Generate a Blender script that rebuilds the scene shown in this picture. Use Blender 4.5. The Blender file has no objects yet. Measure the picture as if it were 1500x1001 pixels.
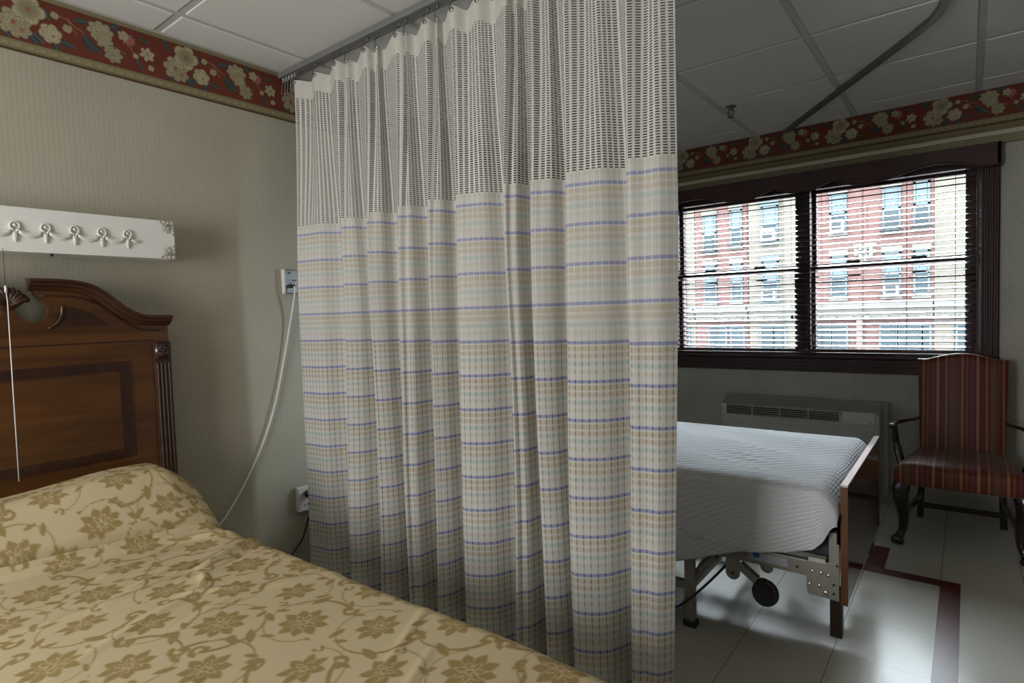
import bpy, math, random
import numpy as np
from mathutils import Vector, Matrix
random.seed(7); rng = np.random.default_rng(7)
scene = bpy.context.scene
COL = scene.collection
PI = math.pi

# ------------------------------------------------------------------ helpers
def wloc(o):
    v = Vector((0, 0, 0))
    while o: v += o.location; o = o.parent
    return v
def tag(o, label=None, cat=None, group=None, kind=None):
    if label: o['label'] = label
    if cat: o['category'] = cat
    if group: o['group'] = group
    if kind: o['kind'] = kind
    return o
def thing(name, label, cat, loc, group=None):
    o = bpy.data.objects.new(name, None); COL.objects.link(o); o.location = loc
    o.empty_display_size = .05
    return tag(o, label, cat, group)
def copy_tree(o, parent=None):
    c = o.copy(); COL.objects.link(c); c.parent = parent
    for k in o.children: copy_tree(k, c)
    return c
def link_mesh(name, V, F, m, parent=None, smooth=False, uv=None, col=None, bev=0, seg=2, loc=None):
    V = np.asarray(V, dtype=np.float64).reshape(-1, 3)
    if parent is not None: off = np.array(wloc(parent)); oloc = Vector((0, 0, 0))
    else:
        if loc is None:
            mn, mx = V.min(0), V.max(0); loc = ((mn[0]+mx[0])/2, (mn[1]+mx[1])/2, mn[2])
        off = np.array(loc); oloc = Vector(loc)
    me = bpy.data.meshes.new(name)
    Vl = V - off
    if isinstance(F, np.ndarray) and F.ndim == 2:
        n, k = F.shape
        me.vertices.add(len(Vl)); me.vertices.foreach_set('co', Vl.astype(np.float32).ravel())
        me.loops.add(n*k); me.loops.foreach_set('vertex_index', F.astype(np.int32).ravel())
        me.polygons.add(n); me.polygons.foreach_set('loop_start', (np.arange(n)*k).astype(np.int32))
        me.polygons.foreach_set('loop_total', np.full(n, k, dtype=np.int32))
        me.update(calc_edges=True)
    else:
        me.from_pydata([tuple(v) for v in Vl], [], F); me.update()
    me.validate()
    if smooth: me.polygons.foreach_set('use_smooth', np.ones(len(me.polygons), dtype=bool))
    if uv is not None:
        l = me.uv_layers.new(name='UVMap'); idx = np.zeros(len(me.loops), dtype=np.int32)
        me.loops.foreach_get('vertex_index', idx); l.data.foreach_set('uv', np.asarray(uv, dtype=np.float32)[idx].ravel())
    if col is not None:
        a = me.color_attributes.new('Col', 'FLOAT_COLOR', 'POINT')
        c = np.ones((len(V), 4), dtype=np.float32); c[:, :3] = col; a.data.foreach_set('color', c.ravel())
    me.materials.append(m)
    o = bpy.data.objects.new(name, me); COL.objects.link(o); o.location = oloc
    if parent is not None: o.parent = parent
    if bev:
        b = o.modifiers.new('bevel', 'BEVEL'); b.width = bev; b.segments = seg; b.limit_method = 'ANGLE'; b.angle_limit = .6
        b.harden_normals = False
    return o
def grid_faces(nr, nc, wrap=False):
    i, j = np.meshgrid(np.arange(nr-1), np.arange(nc if wrap else nc-1), indexing='ij')
    a = i*nc+j; b = i*nc+(j+1) % nc
    return np.stack([a, b, b+nc, a+nc], -1).reshape(-1, 4)
def frame_of(d):
    d = d.normalized(); up = Vector((0, 0, 1)) if abs(d.z) < .9 else Vector((1, 0, 0))
    a = d.cross(up).normalized(); return a, a.cross(d).normalized()
class MB:
    def __init__(s): s.v = []; s.f = []
    def add(s, V, F):
        b = len(s.v); s.v += [tuple(p) for p in V]; s.f += [tuple(b+i for i in f) for f in F]; return s
    def box(s, x0, x1, y0, y1, z0, z1):
        V = [(x, y, z) for z in (z0, z1) for y in (y0, y1) for x in (x0, x1)]
        return s.add(V, [(0, 2, 3, 1), (4, 5, 7, 6), (0, 1, 5, 4), (2, 6, 7, 3), (0, 4, 6, 2), (1, 3, 7, 5)])
    def tube(s, P, r, n=10, cap=True):
        P = [Vector(p) for p in P]
        R = r if isinstance(r, (list, tuple)) else [r]*len(P)
        V = []; 
        d0 = (P[1]-P[0]).normalized(); a, b = frame_of(d0)
        for k, p in enumerate(P):
            d = (P[min(k+1, len(P)-1)]-P[max(k-1, 0)]).normalized()
            a = (a - d*a.dot(d)).normalized(); b = a.cross(d).normalized()
            for i in range(n):
                t = 2*PI*i/n; V.append(p+(a*math.cos(t)+b*math.sin(t))*R[k])
        F = [(k*n+i, k*n+(i+1) % n, (k+1)*n+(i+1) % n, (k+1)*n+i) for k in range(len(P)-1) for i in range(n)]
        if cap: F += [tuple(range(n))[::-1], tuple((len(P)-1)*n+i for i in range(n))]
        return s.add(V, F)
    def bar(s, p, q, w, h):       # rectangular bar between two points
        p = Vector(p); q = Vector(q); a, b = frame_of(q-p)
        V = [c+a*(sx*w/2)+b*(sy*h/2) for c in (p, q) for sx, sy in ((-1, -1), (1, -1), (1, 1), (-1, 1))]
        return s.add(V, [(3, 2, 1, 0), (4, 5, 6, 7), (0, 1, 5, 4), (1, 2, 6, 5), (2, 3, 7, 6), (3, 0, 4, 7)])
    def prism(s, poly, axis, a, b):   # polygon extruded along axis from a to b
        def pt(p, c): return {0: (c, p[0], p[1]), 1: (p[0], c, p[1]), 2: (p[0], p[1], c)}[axis]
        n = len(poly); V = [pt(p, a) for p in poly]+[pt(p, b) for p in poly]
        return s.add(V, [tuple(range(n)), tuple(range(2*n-1, n-1, -1))]+[(i, i+n, (i+1) % n+n, (i+1) % n) for i in range(n)])
    def ball(s, c, r, sc=(1, 1, 1), n=10, m=7):
        V = []
        for i in range(m+1):
            ph = PI*i/m
            for j in range(n):
                t = 2*PI*j/n
                V.append((c[0]+r*sc[0]*math.sin(ph)*math.cos(t), c[1]+r*sc[1]*math.sin(ph)*math.sin(t), c[2]+r*sc[2]*math.cos(ph)))
        return s.add(V, [(i*n+j, (i+1)*n+j, (i+1)*n+(j+1) % n, i*n+(j+1) % n) for i in range(m) for j in range(n)])
    def disc(s, c, axis, r, t, n=24, prof=None):    # lathe about axis through c; prof list of (radius, offset)
        prof = prof or [(0, -t/2), (r*.9, -t/2), (r, -t/2*.7), (r, t/2*.7), (r*.9, t/2), (0, t/2)]
        d = Vector(axis).normalized(); a, b = frame_of(d); c = Vector(c)
        V = [c+d*o+(a*math.cos(2*PI*i/n)+b*math.sin(2*PI*i/n))*rr for rr, o in prof for i in range(n)]
        return s.add(V, [(k*n+i, k*n+(i+1) % n, (k+1)*n+(i+1) % n, (k+1)*n+i) for k in range(len(prof)-1) for i in range(n)])
    def build(s, name, m, parent=None, **k): return link_mesh(name, s.v, s.f, m, parent, **k)
def spline(P, n=8):
    P = [Vector(p) for p in P]; out = []
    Q = [P[0]*2-P[1]]+P+[P[-1]*2-P[-2]]
    for i in range(1, len(Q)-2):
        p0, p1, p2, p3 = Q[i-1:i+3]
        for k in range(n):
            t = k/n; out.append(.5*((2*p1)+(p2-p0)*t+(2*p0-5*p1+4*p2-p3)*t*t+(3*p1-p0-3*p2+p3)*t**3))
    out.append(P[-1]); return out
def sst(a, b, x):
    t = np.clip((np.asarray(x, dtype=float)-a)/(b-a), 0, 1); return t*t*(3-2*t)

# ------------------------------------------------------------------ materials
def nt_new(name):
    m = bpy.data.materials.new(name); m.use_nodes = True; t = m.node_tree
    return m, t, t.nodes['Principled BSDF'], t.nodes['Material Output']
def nd(t, typ, props=None, **ins):
    n = t.nodes.new(typ)
    for k, v in (props or {}).items(): setattr(n, k, v)
    for k, v in ins.items():
        key = int(k[1:]) if k[0] == 'i' and k[1:].isdigit() else k.replace('_', ' ')
        s = n.inputs[key]
        if isinstance(v, bpy.types.NodeSocket): t.links.new(v, s)
        elif isinstance(v, bpy.types.Node): t.links.new(v.outputs[0], s)
        else: s.default_value = v
    return n
def mth(t, op, a, b=0.0, c=0.0): return nd(t, 'ShaderNodeMath', {'operation': op}, i0=a, i1=b, i2=c).outputs[0]
def mixc(t, f, a, b, bt='MIX'):
    n = t.nodes.new('ShaderNodeMix'); n.data_type = 'RGBA'; n.blend_type = bt
    for s, v in ((n.inputs[0], f), (n.inputs[6], a), (n.inputs[7], b)):
        if isinstance(v, bpy.types.NodeSocket): t.links.new(v, s)
        elif isinstance(v, tuple): s.default_value = v if len(v) == 4 else v+(1,)
        else: s.default_value = v
    return n.outputs[2]
def noise(t, vec, scale, detail=3, rough=.5): return nd(t, 'ShaderNodeTexNoise', Vector=vec, Scale=scale, Detail=detail, Roughness=rough).outputs[0]
def objco(t, sc=None):
    c = nd(t, 'ShaderNodeTexCoord').outputs['Object']
    if sc: c = nd(t, 'ShaderNodeMapping', Vector=c, Scale=sc).outputs[0]
    return c
def bump(t, b, h, s=.3, d=.01): t.links.new(nd(t, 'ShaderNodeBump', Height=h, Strength=s, Distance=d).outputs[0], b.inputs['Normal'])
def band(t, x, c, w, soft):      # 1 inside |x-c|<w
    d = mth(t, 'ABSOLUTE', mth(t, 'SUBTRACT', x, c))
    n = nd(t, 'ShaderNodeMapRange', {'interpolation_type': 'SMOOTHSTEP'}, Value=d, From_Min=w+soft, From_Max=max(w-soft, 0), To_Min=0.0, To_Max=1.0)
    return n.outputs[0]
def plain(name, col, rough=.5, metal=0, var=.12, vs=6, bs=0, bscale=60, coat=0, spec=.5):
    m, t, b, o = nt_new(name)
    co = objco(t); f = noise(t, co, vs, 4)
    dk = tuple(c*(1-var) for c in col); lt = tuple(min(1, c*(1+var)) for c in col)
    t.links.new(mixc(t, f, dk, lt), b.inputs['Base Color'])
    b.inputs['Roughness'].default_value = rough; b.inputs['Metallic'].default_value = metal
    b.inputs['Coat Weight'].default_value = coat; b.inputs['Specular IOR Level'].default_value = spec
    if bs: bump(t, b, noise(t, co, bscale, 3), bs, .004)
    return m
def wood(name, c1, c2, rough=.3, sc=(3, 3, 40), coat=.4, dist=6):
    m, t, b, o = nt_new(name)
    co = objco(t, sc); f = nd(t, 'ShaderNodeTexNoise', Vector=co, Scale=1.5, Detail=6, Roughness=.6, Distortion=.6).outputs[0]
    g = nd(t, 'ShaderNodeMapRange', Value=f, From_Min=.3, From_Max=.7).outputs[0]
    t.links.new(mixc(t, g, c1, c2), b.inputs['Base Color'])
    b.inputs['Roughness'].default_value = rough; b.inputs['Coat Weight'].default_value = coat; b.inputs['Coat Roughness'].default_value = .12
    bump(t, b, f, .05, .003)
    return m
def colattr(name, rough=.8, bsc=900, bs=.15, spec=.2):
    m, t, b, o = nt_new(name)
    a = nd(t, 'ShaderNodeVertexColor', {'layer_name': 'Col'})
    co = objco(t); f = noise(t, co, bsc, 2)
    t.links.new(mixc(t, mth(t, 'MULTIPLY', f, .12), a.outputs[0], (.1, .08, .05)), b.inputs['Base Color'])
    b.inputs['Roughness'].default_value = rough; b.inputs['Specular IOR Level'].default_value = spec
    bump(t, b, f, bs, .001)
    return m
def wallpaper(name, axis, c1, c2, mott=.25, stripes=True, rough=.55):
    m, t, b, o = nt_new(name)
    co = nd(t, 'ShaderNodeTexCoord').outputs['Object']
    s = nd(t, 'ShaderNodeSeparateXYZ', Vector=co).outputs[axis]
    z = nd(t, 'ShaderNodeSeparateXYZ', Vector=co).outputs[2]
    w = mth(t, 'MULTIPLY_ADD', mth(t, 'SINE', mth(t, 'MULTIPLY', s, 2*PI/.0165)), .5, .5)
    fib = noise(t, nd(t, 'ShaderNodeMapping', Vector=co, Scale=(40, 40, 300)).outputs[0], 1.0, 3)
    blot = noise(t, nd(t, 'ShaderNodeMapping', Vector=co, Scale=(2.2, 2.2, 3.2)).outputs[0], 1.0, 4)
    sp = noise(t, co, 55, 4, .7)
    f = mth(t, 'ADD', mth(t, 'MULTIPLY', w, .11 if stripes else .05), mth(t, 'MULTIPLY', fib, .45))
    f = mth(t, 'ADD', f, mth(t, 'MULTIPLY', blot, .5)); f = mth(t, 'ADD', f, mth(t, 'MULTIPLY', sp, .18 if stripes else .5))
    f = nd(t, 'ShaderNodeMapRange', Value=f, From_Min=.35, From_Max=.85).outputs[0]
    c = mixc(t, f, c1, c2)
    t.links.new(c, b.inputs['Base Color']); b.inputs['Roughness'].default_value = rough
    bump(t, b, mth(t, 'ADD', w, fib), .12, .001)
    return m

M = {}
M['ceil'] = plain('ceiling_tile_paint', (.68, .67, .65), .75, var=.05, vs=3, bs=.05, bscale=300)
M['grid'] = plain('ceiling_grid_paint', (.50, .50, .485), .45, var=.05)
M['papL'] = wallpaper('ribbed_wallpaper', 0, (.34, .312, .232), (.455, .425, .335))
M['papR'] = wallpaper('mottled_wallpaper', 1, (.23, .225, .19), (.50, .49, .43), stripes=False)
M['plainwall'] = plain('plain_wall_paint', (.42, .40, .34), .7)
M['border'] = colattr('floral_border_paper', .6, 500, .1)
M['comf'] = colattr('damask_bedcover_cloth', .75, 1400, .25, .25)
M['head'] = wood('headboard_cherry_wood', (.044, .0145, .0028), (.110, .040, .008), .32, (1.2, 6, 14), .3)
M['burl'] = wood('dark_burl_veneer', (.012, .004, .003), (.045, .012, .006), .3, (22, 22, 22), .5)
M['headd'] = wood('headboard_dark_moulding', (.024, .008, .003), (.058, .020, .007), .45, (2, 6, 20), .05)
M['mahog'] = wood('dark_mahogany_trim', (.026, .005, .006), (.055, .011, .012), .42, (6, 6, 3), .12)
M['black_wood'] = wood('black_lacquered_wood', (.008, .006, .006), (.02, .012, .01), .25, (8, 8, 8), .5)
M['slat'] = plain('blind_slat_lacquer', (.045, .018, .022), .22, var=.15, spec=.5, coat=.3)
M['slat'].node_tree.nodes['Principled BSDF'].inputs['Coat Roughness'].default_value = .14
M['cordd'] = plain('blind_cord', (.05, .035, .035), .7)
M['alum'] = plain('dull_aluminium', (.24, .24, .235), .5, metal=.4)
M['track2'] = plain('dark_track_metal', (.16, .155, .14), .4, metal=.5)
M['steel'] = plain('brushed_steel', (.55, .55, .56), .28, metal=1)
M['wplas'] = plain('white_plastic', (.70, .70, .69), .4, var=.03)
M['fixt'] = plain('white_enamel_metal', (.80, .80, .75), .35, var=.03, coat=.2)
M['orn'] = plain('off_white_relief', (.72, .70, .64), .5, var=.15, vs=60)
M['black'] = plain('black_plastic', (.015, .015, .016), .4)
M['rubber'] = plain('black_rubber', (.02, .02, .02), .6)
M['bedmetal'] = plain('taupe_bed_frame_enamel', (.30, .28, .245), .4, metal=.15)
M['bedlegd'] = plain('dark_brown_bed_leg', (.022, .012, .009), .4)
M['footface'] = wood('dark_laminate_panel', (.018, .010, .007), (.045, .018, .011), .12, (2, 8, 5), .5)
M['footedge'] = plain('painted_glint_edge_band', (.74, .75, .76), .22, coat=1)  # pale colour stands in for the window reflected along the footboard top
M['footside'] = wood('reddish_panel_edge', (.09, .035, .012), (.17, .075, .03), .35, (10, 10, 3), .3)
M['mattress'] = plain('blue_mattress_vinyl', (.05, .055, .07), .4)
M['bolt'] = plain('bright_bolt_metal', (.75, .75, .75), .22, metal=1)
M['ptac'] = plain('beige_grey_air_unit_plastic', (.42, .41, .37), .45, var=.05)
M['ptacl'] = plain('light_air_unit_sleeve', (.52, .51, .46), .45, var=.05)
M['dark'] = plain('dark_cavity', (.012, .012, .012), .8)
M['trimpap'] = plain('olive_picture_rail', (.24, .21, .12), .5, var=.2, vs=20)
M['trimcr'] = plain('cream_rail_bead', (.62, .58, .44), .35, var=.1, vs=20)
M['baseb'] = plain('vinyl_cove_base', (.36, .35, .31), .45)
M['red_in'] = plain('dark_red_floor_inlay', (.10, .022, .020), .3, var=.25, vs=15, spec=.3)
M['label'] = plain('grey_sticker', (.42, .46, .50), .4)
M['labelb'] = plain('blue_sticker', (.03, .14, .42), .4)

# floor: waxed vinyl tiles
m, t, b, o = nt_new('waxed_vinyl_floor_tiles'); M['floor'] = m
co = objco(t); sx = nd(t, 'ShaderNodeSeparateXYZ', Vector=co)
def seam(v, off): 
    f = mth(t, 'FRACT', mth(t, 'DIVIDE', mth(t, 'SUBTRACT', v, off), .302))
    return band(t, f, .5, .4965, .0015)
sy = seam(sx.outputs[1], .094-.302*20); sxx = seam(sx.outputs[0], 3.323-.302*30)
ok = mth(t, 'MULTIPLY', sy, mth(t, 'MULTIPLY_ADD', sxx, .35, .65))
strk = noise(t, nd(t, 'ShaderNodeMapping', Vector=co, Scale=(14, 3, 1), Rotation=(0, 0, .35)).outputs[0], 3, 6, .65)
mot = noise(t, co, 2.5, 5); 
c = mixc(t, strk, (.54, .52, .45), (.62, .60, .53)); c = mixc(t, mth(t, 'MULTIPLY', mot, .35), c, (.42, .39, .32))
c = mixc(t, ok, (.12, .11, .09), c)
t.links.new(c, b.inputs['Base Color'])
rg = nd(t, 'ShaderNodeMapRange', Value=strk, From_Min=.3, From_Max=.7, To_Min=.19, To_Max=.27)
t.links.new(rg.outputs[0], b.inputs['Roughness']); b.inputs['Coat Weight'].default_value = 0; b.inputs['Coat Roughness'].default_value = .12; b.inputs['Specular IOR Level'].default_value = .28
bump(t, b, noise(t, co, 9, 3, .6), .10, .004)

# striped upholstery (stripes run along the seat depth)
m, t, b, o = nt_new('striped_upholstery'); M['stripe'] = m
co = objco(t); y = nd(t, 'ShaderNodeSeparateXYZ', Vector=co).outputs[1]
f = mth(t, 'FRACT', mth(t, 'DIVIDE', mth(t, 'ADD', y, 1.017), .184))
cc = (.085, .012, .010)
def lay(cc, pos, w, colr, s=.012): return mixc(t, band(t, f, pos, w, s), cc, colr)
n0 = mixc(t, noise(t, co, 120, 3), (.085, .008, .008), (.13, .016, .013))
c = lay(n0, .12, .030, (.30, .17, .045)); c = lay(c, .25, .018, (.11, .045, .05)); c = lay(c, .38, .012, (.20, .10, .04))
c = lay(c, .50, .028, (.26, .13, .04)); c = lay(c, .60, .014, (.12, .05, .05)); c = lay(c, .74, .075, (.12, .055, .018), .03); c = lay(c, .90, .022, (.25, .13, .045))
t.links.new(c, b.inputs['Base Color']); b.inputs['Roughness'].default_value = .5; b.inputs['Specular IOR Level'].default_value = .35
b.inputs['Sheen Weight'].default_value = .1
bump(t, b, noise(t, co, 400, 2), .15, .001)

# white woven blanket
m, t, b, o = nt_new('white_thermal_weave_blanket'); M['blanket'] = m
uvn = nd(t, 'ShaderNodeUVMap'); s = nd(t, 'ShaderNodeSeparateXYZ', Vector=uvn.outputs[0])
def dia(a, bb, per): return mth(t, 'SINE', mth(t, 'MULTIPLY', mth(t, 'ADD', mth(t, 'MULTIPLY', s.outputs[0], a), mth(t, 'MULTIPLY', s.outputs[1], bb)), 2*PI/per))
h = mth(t, 'MULTIPLY', dia(1, .55, .017), dia(.55, -1, .010))
h = mth(t, 'ADD', mth(t, 'MULTIPLY', h, .5), mth(t, 'MULTIPLY', dia(1, .55, .034), .5))
t.links.new(mixc(t, mth(t, 'MULTIPLY_ADD', h, .25, .5), (.66, .67, .70), (.80, .81, .83)), b.inputs['Base Color'])
b.inputs['Roughness'].default_value = .85; b.inputs['Specular IOR Level'].default_value = .2; bump(t, b, h, .6, .004)

# privacy curtain cloth
P0 = .125
def curtain_mat(name, mesh=False, header=False):
    m, t, b, o = nt_new(name)
    uvn = nd(t, 'ShaderNodeUVMap'); s = nd(t, 'ShaderNodeSeparateXYZ', Vector=uvn.outputs[0]); u, v = s.outputs[0], s.outputs[1]
    base = (.66, .645, .61)
    fu = mth(t, 'FRACT', mth(t, 'DIVIDE', u, .0222))
    if mesh or header: c = mixc(t, noise(t, uvn.outputs[0], 40, 2), (.60, .575, .515) if header else (.66, .65, .61), (.74, .71, .64))
    else:
        f = mth(t, 'FRACT', mth(t, 'DIVIDE', mth(t, 'SUBTRACT', v, .0825-.0625), P0))    # blue band centred at .5
        dash = band(t, fu, .5, .075, .05); line = band(t, fu, .5, .055, .05)
        low = nd(t, 'ShaderNodeMapRange', {'interpolation_type': 'SMOOTHSTEP'}, Value=v, From_Min=1.42, From_Max=1.12).outputs[0]
        dk = mth(t, 'MULTIPLY', dash, low)
        thr = mth(t, 'MULTIPLY_ADD', mth(t, 'SINE', mth(t, 'MULTIPLY', u, 2*PI/.0041)), .5, .5)
        c = mixc(t, mth(t, 'MULTIPLY', thr, .22), base, (.52, .50, .46))
        def stripe(c, pos, w, col, dcol, soft=.02):
            bb = band(t, f, pos, w, soft); cc = mixc(t, dk, col, dcol)
            return mixc(t, bb, c, cc)
        tick = mixc(t, mth(t, 'MULTIPLY', dk, .45), c, (.30, .26, .20)); c = tick
        c = stripe(c, .345, .062, (.575, .52, .405), (.22, .18, .12), .03)
        c = stripe(c, .165, .060, (.585, .525, .43), (.26, .205, .16), .03)
        c = stripe(c, .965, .055, (.53, .575, .52), (.22, .25, .25), .03); c = stripe(c, -.035, .055, (.53, .575, .52), (.22, .25, .25), .03)
        c = stripe(c, .76, .05, (.63, .59, .51), (.30, .26, .21), .04)
        c = stripe(c, .5, .042, (.35, .355, .52), (.07, .065, .17), .012)
        up = mth(t, 'MULTIPLY', line, mth(t, 'SUBTRACT', 1.0, low)); c = mixc(t, mth(t, 'MULTIPLY', up, .8), c, (.80, .79, .76))
    t.links.new(c, b.inputs['Base Color']); b.inputs['Roughness'].default_value = .8; b.inputs['Specular IOR Level'].default_value = .15
    tr = nd(t, 'ShaderNodeBsdfTranslucent', Color=c)
    mx = nd(t, 'ShaderNodeMixShader', Fac=.16, i1=b.outputs[0], i2=tr.outputs[0])
    last = mx
    if mesh:
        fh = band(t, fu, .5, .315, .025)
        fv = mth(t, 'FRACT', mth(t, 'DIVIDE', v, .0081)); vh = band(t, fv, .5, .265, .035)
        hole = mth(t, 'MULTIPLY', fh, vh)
        hole_shade = nd(t, 'ShaderNodeBsdfDiffuse', Color=(.06, .055, .05, 1)); fine = nd(t, 'ShaderNodeMixShader', Fac=.55, i1=hole_shade.outputs[0], i2=nd(t, 'ShaderNodeBsdfTransparent').outputs[0])   # dark fill mixed in, standing in for shade in each opening
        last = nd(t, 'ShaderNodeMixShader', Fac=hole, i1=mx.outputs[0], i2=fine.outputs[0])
    bump(t, b, mth(t, 'SINE', mth(t, 'MULTIPLY', u, 2*PI/.0041)), .08, .001)
    t.links.new(last.outputs[0], o.inputs[0]); return m
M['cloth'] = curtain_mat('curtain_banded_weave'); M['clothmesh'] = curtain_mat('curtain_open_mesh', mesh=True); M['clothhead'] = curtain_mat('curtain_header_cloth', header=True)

def pane_mat():
    m, t, b, o = nt_new('clear_window_pane')
    co = objco(t)
    g = nd(t, 'ShaderNodeBsdfGlossy', Roughness=.02, Color=(.9, .95, 1, 1)); tr = nd(t, 'ShaderNodeBsdfTransparent', Color=(.94, .965, .96, 1))
    fr = nd(t, 'ShaderNodeFresnel', IOR=1.35)
    mx = nd(t, 'ShaderNodeMixShader', Fac=fr.outputs[0], i1=tr.outputs[0], i2=g.outputs[0]); t.links.new(mx.outputs[0], o.inputs[0]); return m
M['pane'] = pane_mat()
def brick(name, c1, c2, mor, sc=4.2):
    m, t, b, o = nt_new(name); co = nd(t, 'ShaderNodeTexCoord').outputs['Object']
    s = nd(t, 'ShaderNodeSeparateXYZ', Vector=co); v = nd(t, 'ShaderNodeCombineXYZ', X=s.outputs[1], Y=s.outputs[2])
    br = nd(t, 'ShaderNodeTexBrick', Vector=v.outputs[0], Scale=sc, Color1=c1+(1,), Color2=c2+(1,), Mortar=mor+(1,)); br.inputs['Mortar Size'].default_value = .02
    c = mixc(t, mth(t, 'MULTIPLY', noise(t, co, .6, 4), .4), br.outputs[0], tuple(x*.6 for x in c1))
    t.links.new(c, b.inputs['Base Color']); b.inputs['Roughness'].default_value = .9; b.inputs['Specular IOR Level'].default_value = 0; return m
M['brr'] = brick('weathered_red_brick', (.029, .0150, .0132), (.033, .0185, .0162), (.033, .025, .0235))
M['brb'] = brick('weathered_buff_brick', (.030, .0265, .0215), (.035, .031, .0255), (.036, .033, .030))
M['stone'] = plain('pale_limestone', (.032, .030, .027), .8, var=.25, vs=1, spec=0)
M['pink'] = plain('painted_pink_pier', (.034, .026, .024), .8, var=.15, vs=1, spec=0)
M['extglass'] = plain('street_window_glass', (.0085, .0115, .0130), .3, var=.3, vs=.6, spec=.03)
M['shade'] = plain('pale_window_shade', (.023, .028, .030), .6, var=.15, vs=2, spec=0)
M['extmet'] = plain('grey_painted_ironwork', (.012, .013, .014), .6, spec=0)
M['acbox'] = plain('white_air_conditioner_case', (.045, .046, .045), .5, spec=0)
M['asph'] = plain('grey_asphalt', (.10, .10, .10), .9, var=.2)

# ------------------------------------------------------------------ room
WX, HY, CH = 4.47, 2.67, 2.518
LX, FY = -1.6, -2.1
def struct(o): o['kind'] = 'structure'; return o
struct(MB().box(LX, WX+.02, FY, HY, -.1, 0).build('floor', M['floor'], loc=(0, 0, 0)))
struct(MB().box(LX-.1, WX+.2, HY, HY+.12, -.1, CH+.1).build('wall_back', M['papL'], loc=(0, HY, 0)))
struct(MB().box(LX-.1, WX+.2, FY-.12, FY, -.1, CH+.1).build('wall_front', M['plainwall'], loc=(0, FY, 0)))
# window wall with one opening
OY0, OY1, OZ0, OZ1 = -.05, 1.85, .955, 2.13
w = MB(); WT = .27
w.box(WX, WX+WT, FY, OY0, -.1, CH+.1); w.box(WX, WX+WT, OY1, HY, -.1, CH+.1)
w.box(WX, WX+WT, OY0, OY1, -.1, OZ0); w.box(WX, WX+WT, OY0, OY1, OZ1, CH+.1)
struct(w.build('wall_right', M['papR'], loc=(WX, 0, 0)))
# left wall, out of view, with an alcove added to hold a fill lamp
w = MB(); A0, A1, B0, B1 = .95, 2.10, .80, 2.05
w.box(LX-.12, LX, FY, A0, -.1, CH+.1); w.box(LX-.12, LX, A1, HY, -.1, CH+.1); w.box(LX-.12, LX, A0, A1, -.1, B0); w.box(LX-.12, LX, A0, A1, B1, CH+.1); w.box(LX-.22, LX-.12, FY, HY, -.1, CH+.1)   # shallow lit alcove, closed behind
struct(w.build('wall_left', M['plainwall'], loc=(LX, 0, 0)))
# ceiling of dropped tiles
XL = [-2.05, -1.43, -.80, -.17, .46, 1.091, 1.72, 2.35, 2.987, 3.602, 4.224, 4.84]
YL = [-2.53, -1.91, -1.29, -.667, -.045, .583, 1.205, 1.82, 2.441, 3.06]
c = MB(); c.box(LX, WX, FY, HY, CH+.012, CH+.1)
for i in range(len(XL)-1):
    for j in range(len(YL)-1):
        x0, x1 = max(XL[i]+.014, LX+.02), min(XL[i+1]-.014, WX-.02); y0, y1 = max(YL[j]+.014, FY+.02), min(YL[j+1]-.014, HY-.022)
        if x1-x0 > .03 and y1-y0 > .03: c.box(x0, x1, y0, y1, CH-.004, CH+.02)
struct(c.build('ceiling', M['ceil'], loc=(0, 0, CH), bev=.004, seg=1))
g = MB()
for x in XL:
    if LX < x < WX: g.box(x-.012, x+.012, FY, HY, CH, CH+.012)
for y_ in YL:
    if FY < y_ < HY: g.box(LX, WX, y_-.013, y_+.013, CH-.0008, CH+.012)
g.box(LX, WX, HY-.022, HY, CH-.002, CH+.01); g.box(WX-.02, WX, FY, HY, CH-.002, CH+.01)
struct(g.build('trim_1', M['grid'], loc=(0, 0, CH)))
# baseboards
struct(MB().box(WX-.008, WX, FY, HY, 0, .10).build('baseboard_right', M['baseb']))
struct(MB().box(LX, WX, HY-.008, HY, 0, .10).build('baseboard_back', M['baseb']))
# dark red inlay strip in the floor
T = .0008
s_ = MB().box(-1.4, 3.323, .02, .095, -.01, T); s_.box(3.25, 3.323, .095, .40, -.01, T); s_.box(3.323, 3.62, .318, .40, -.01, T); s_.box(3.545, 3.62, .40, 2.4, -.01, T)
struct(s_.build('trim_2', M['red_in'], loc=(0, 0, 0)))

# ------------------------------------------------------------------ floral border paper (colour per vertex, 0 shading)
def pet(u, v, cx, cy, r, n, rot, inner, sharp, aa=.0016, sx=1, sy=1):
    du, dv = (u-cx)/sx, (v-cy)/sy; rho = np.hypot(du, dv); th = np.arctan2(dv, du)
    e = r*(inner+(1-inner)*np.abs(np.cos(n/2*(th-rot)))**sharp)
    return np.clip((e-rho)/aa+.5, 0, 1), rho/np.maximum(e, 1e-6), th
def ell(u, v, cx, cy, a, b_, rot, aa=.0016, pw=2.0):
    c_, s_ = math.cos(rot), math.sin(rot); x = (u-cx)*c_+(v-cy)*s_; y = -(u-cx)*s_+(v-cy)*c_
    t = np.clip(np.abs(x)/a, 0, 1); w = b_*(1-t**pw)
    return np.clip((w-np.abs(y))/aa+.5, 0, 1)*(np.abs(x) < a), x, y
def comp(C, m, col): 
    col = np.asarray(col, dtype=float)
    C[:] = C*(1-m[:, None])+col*m[:, None]
CRM = np.array([.46, .405, .25]); OLV = np.array([.23, .195, .105]); PNK = np.array([.34, .12, .10]); BLU = np.array([.040, .052, .052]); REDB = np.array([.150, .034, .021])
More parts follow.
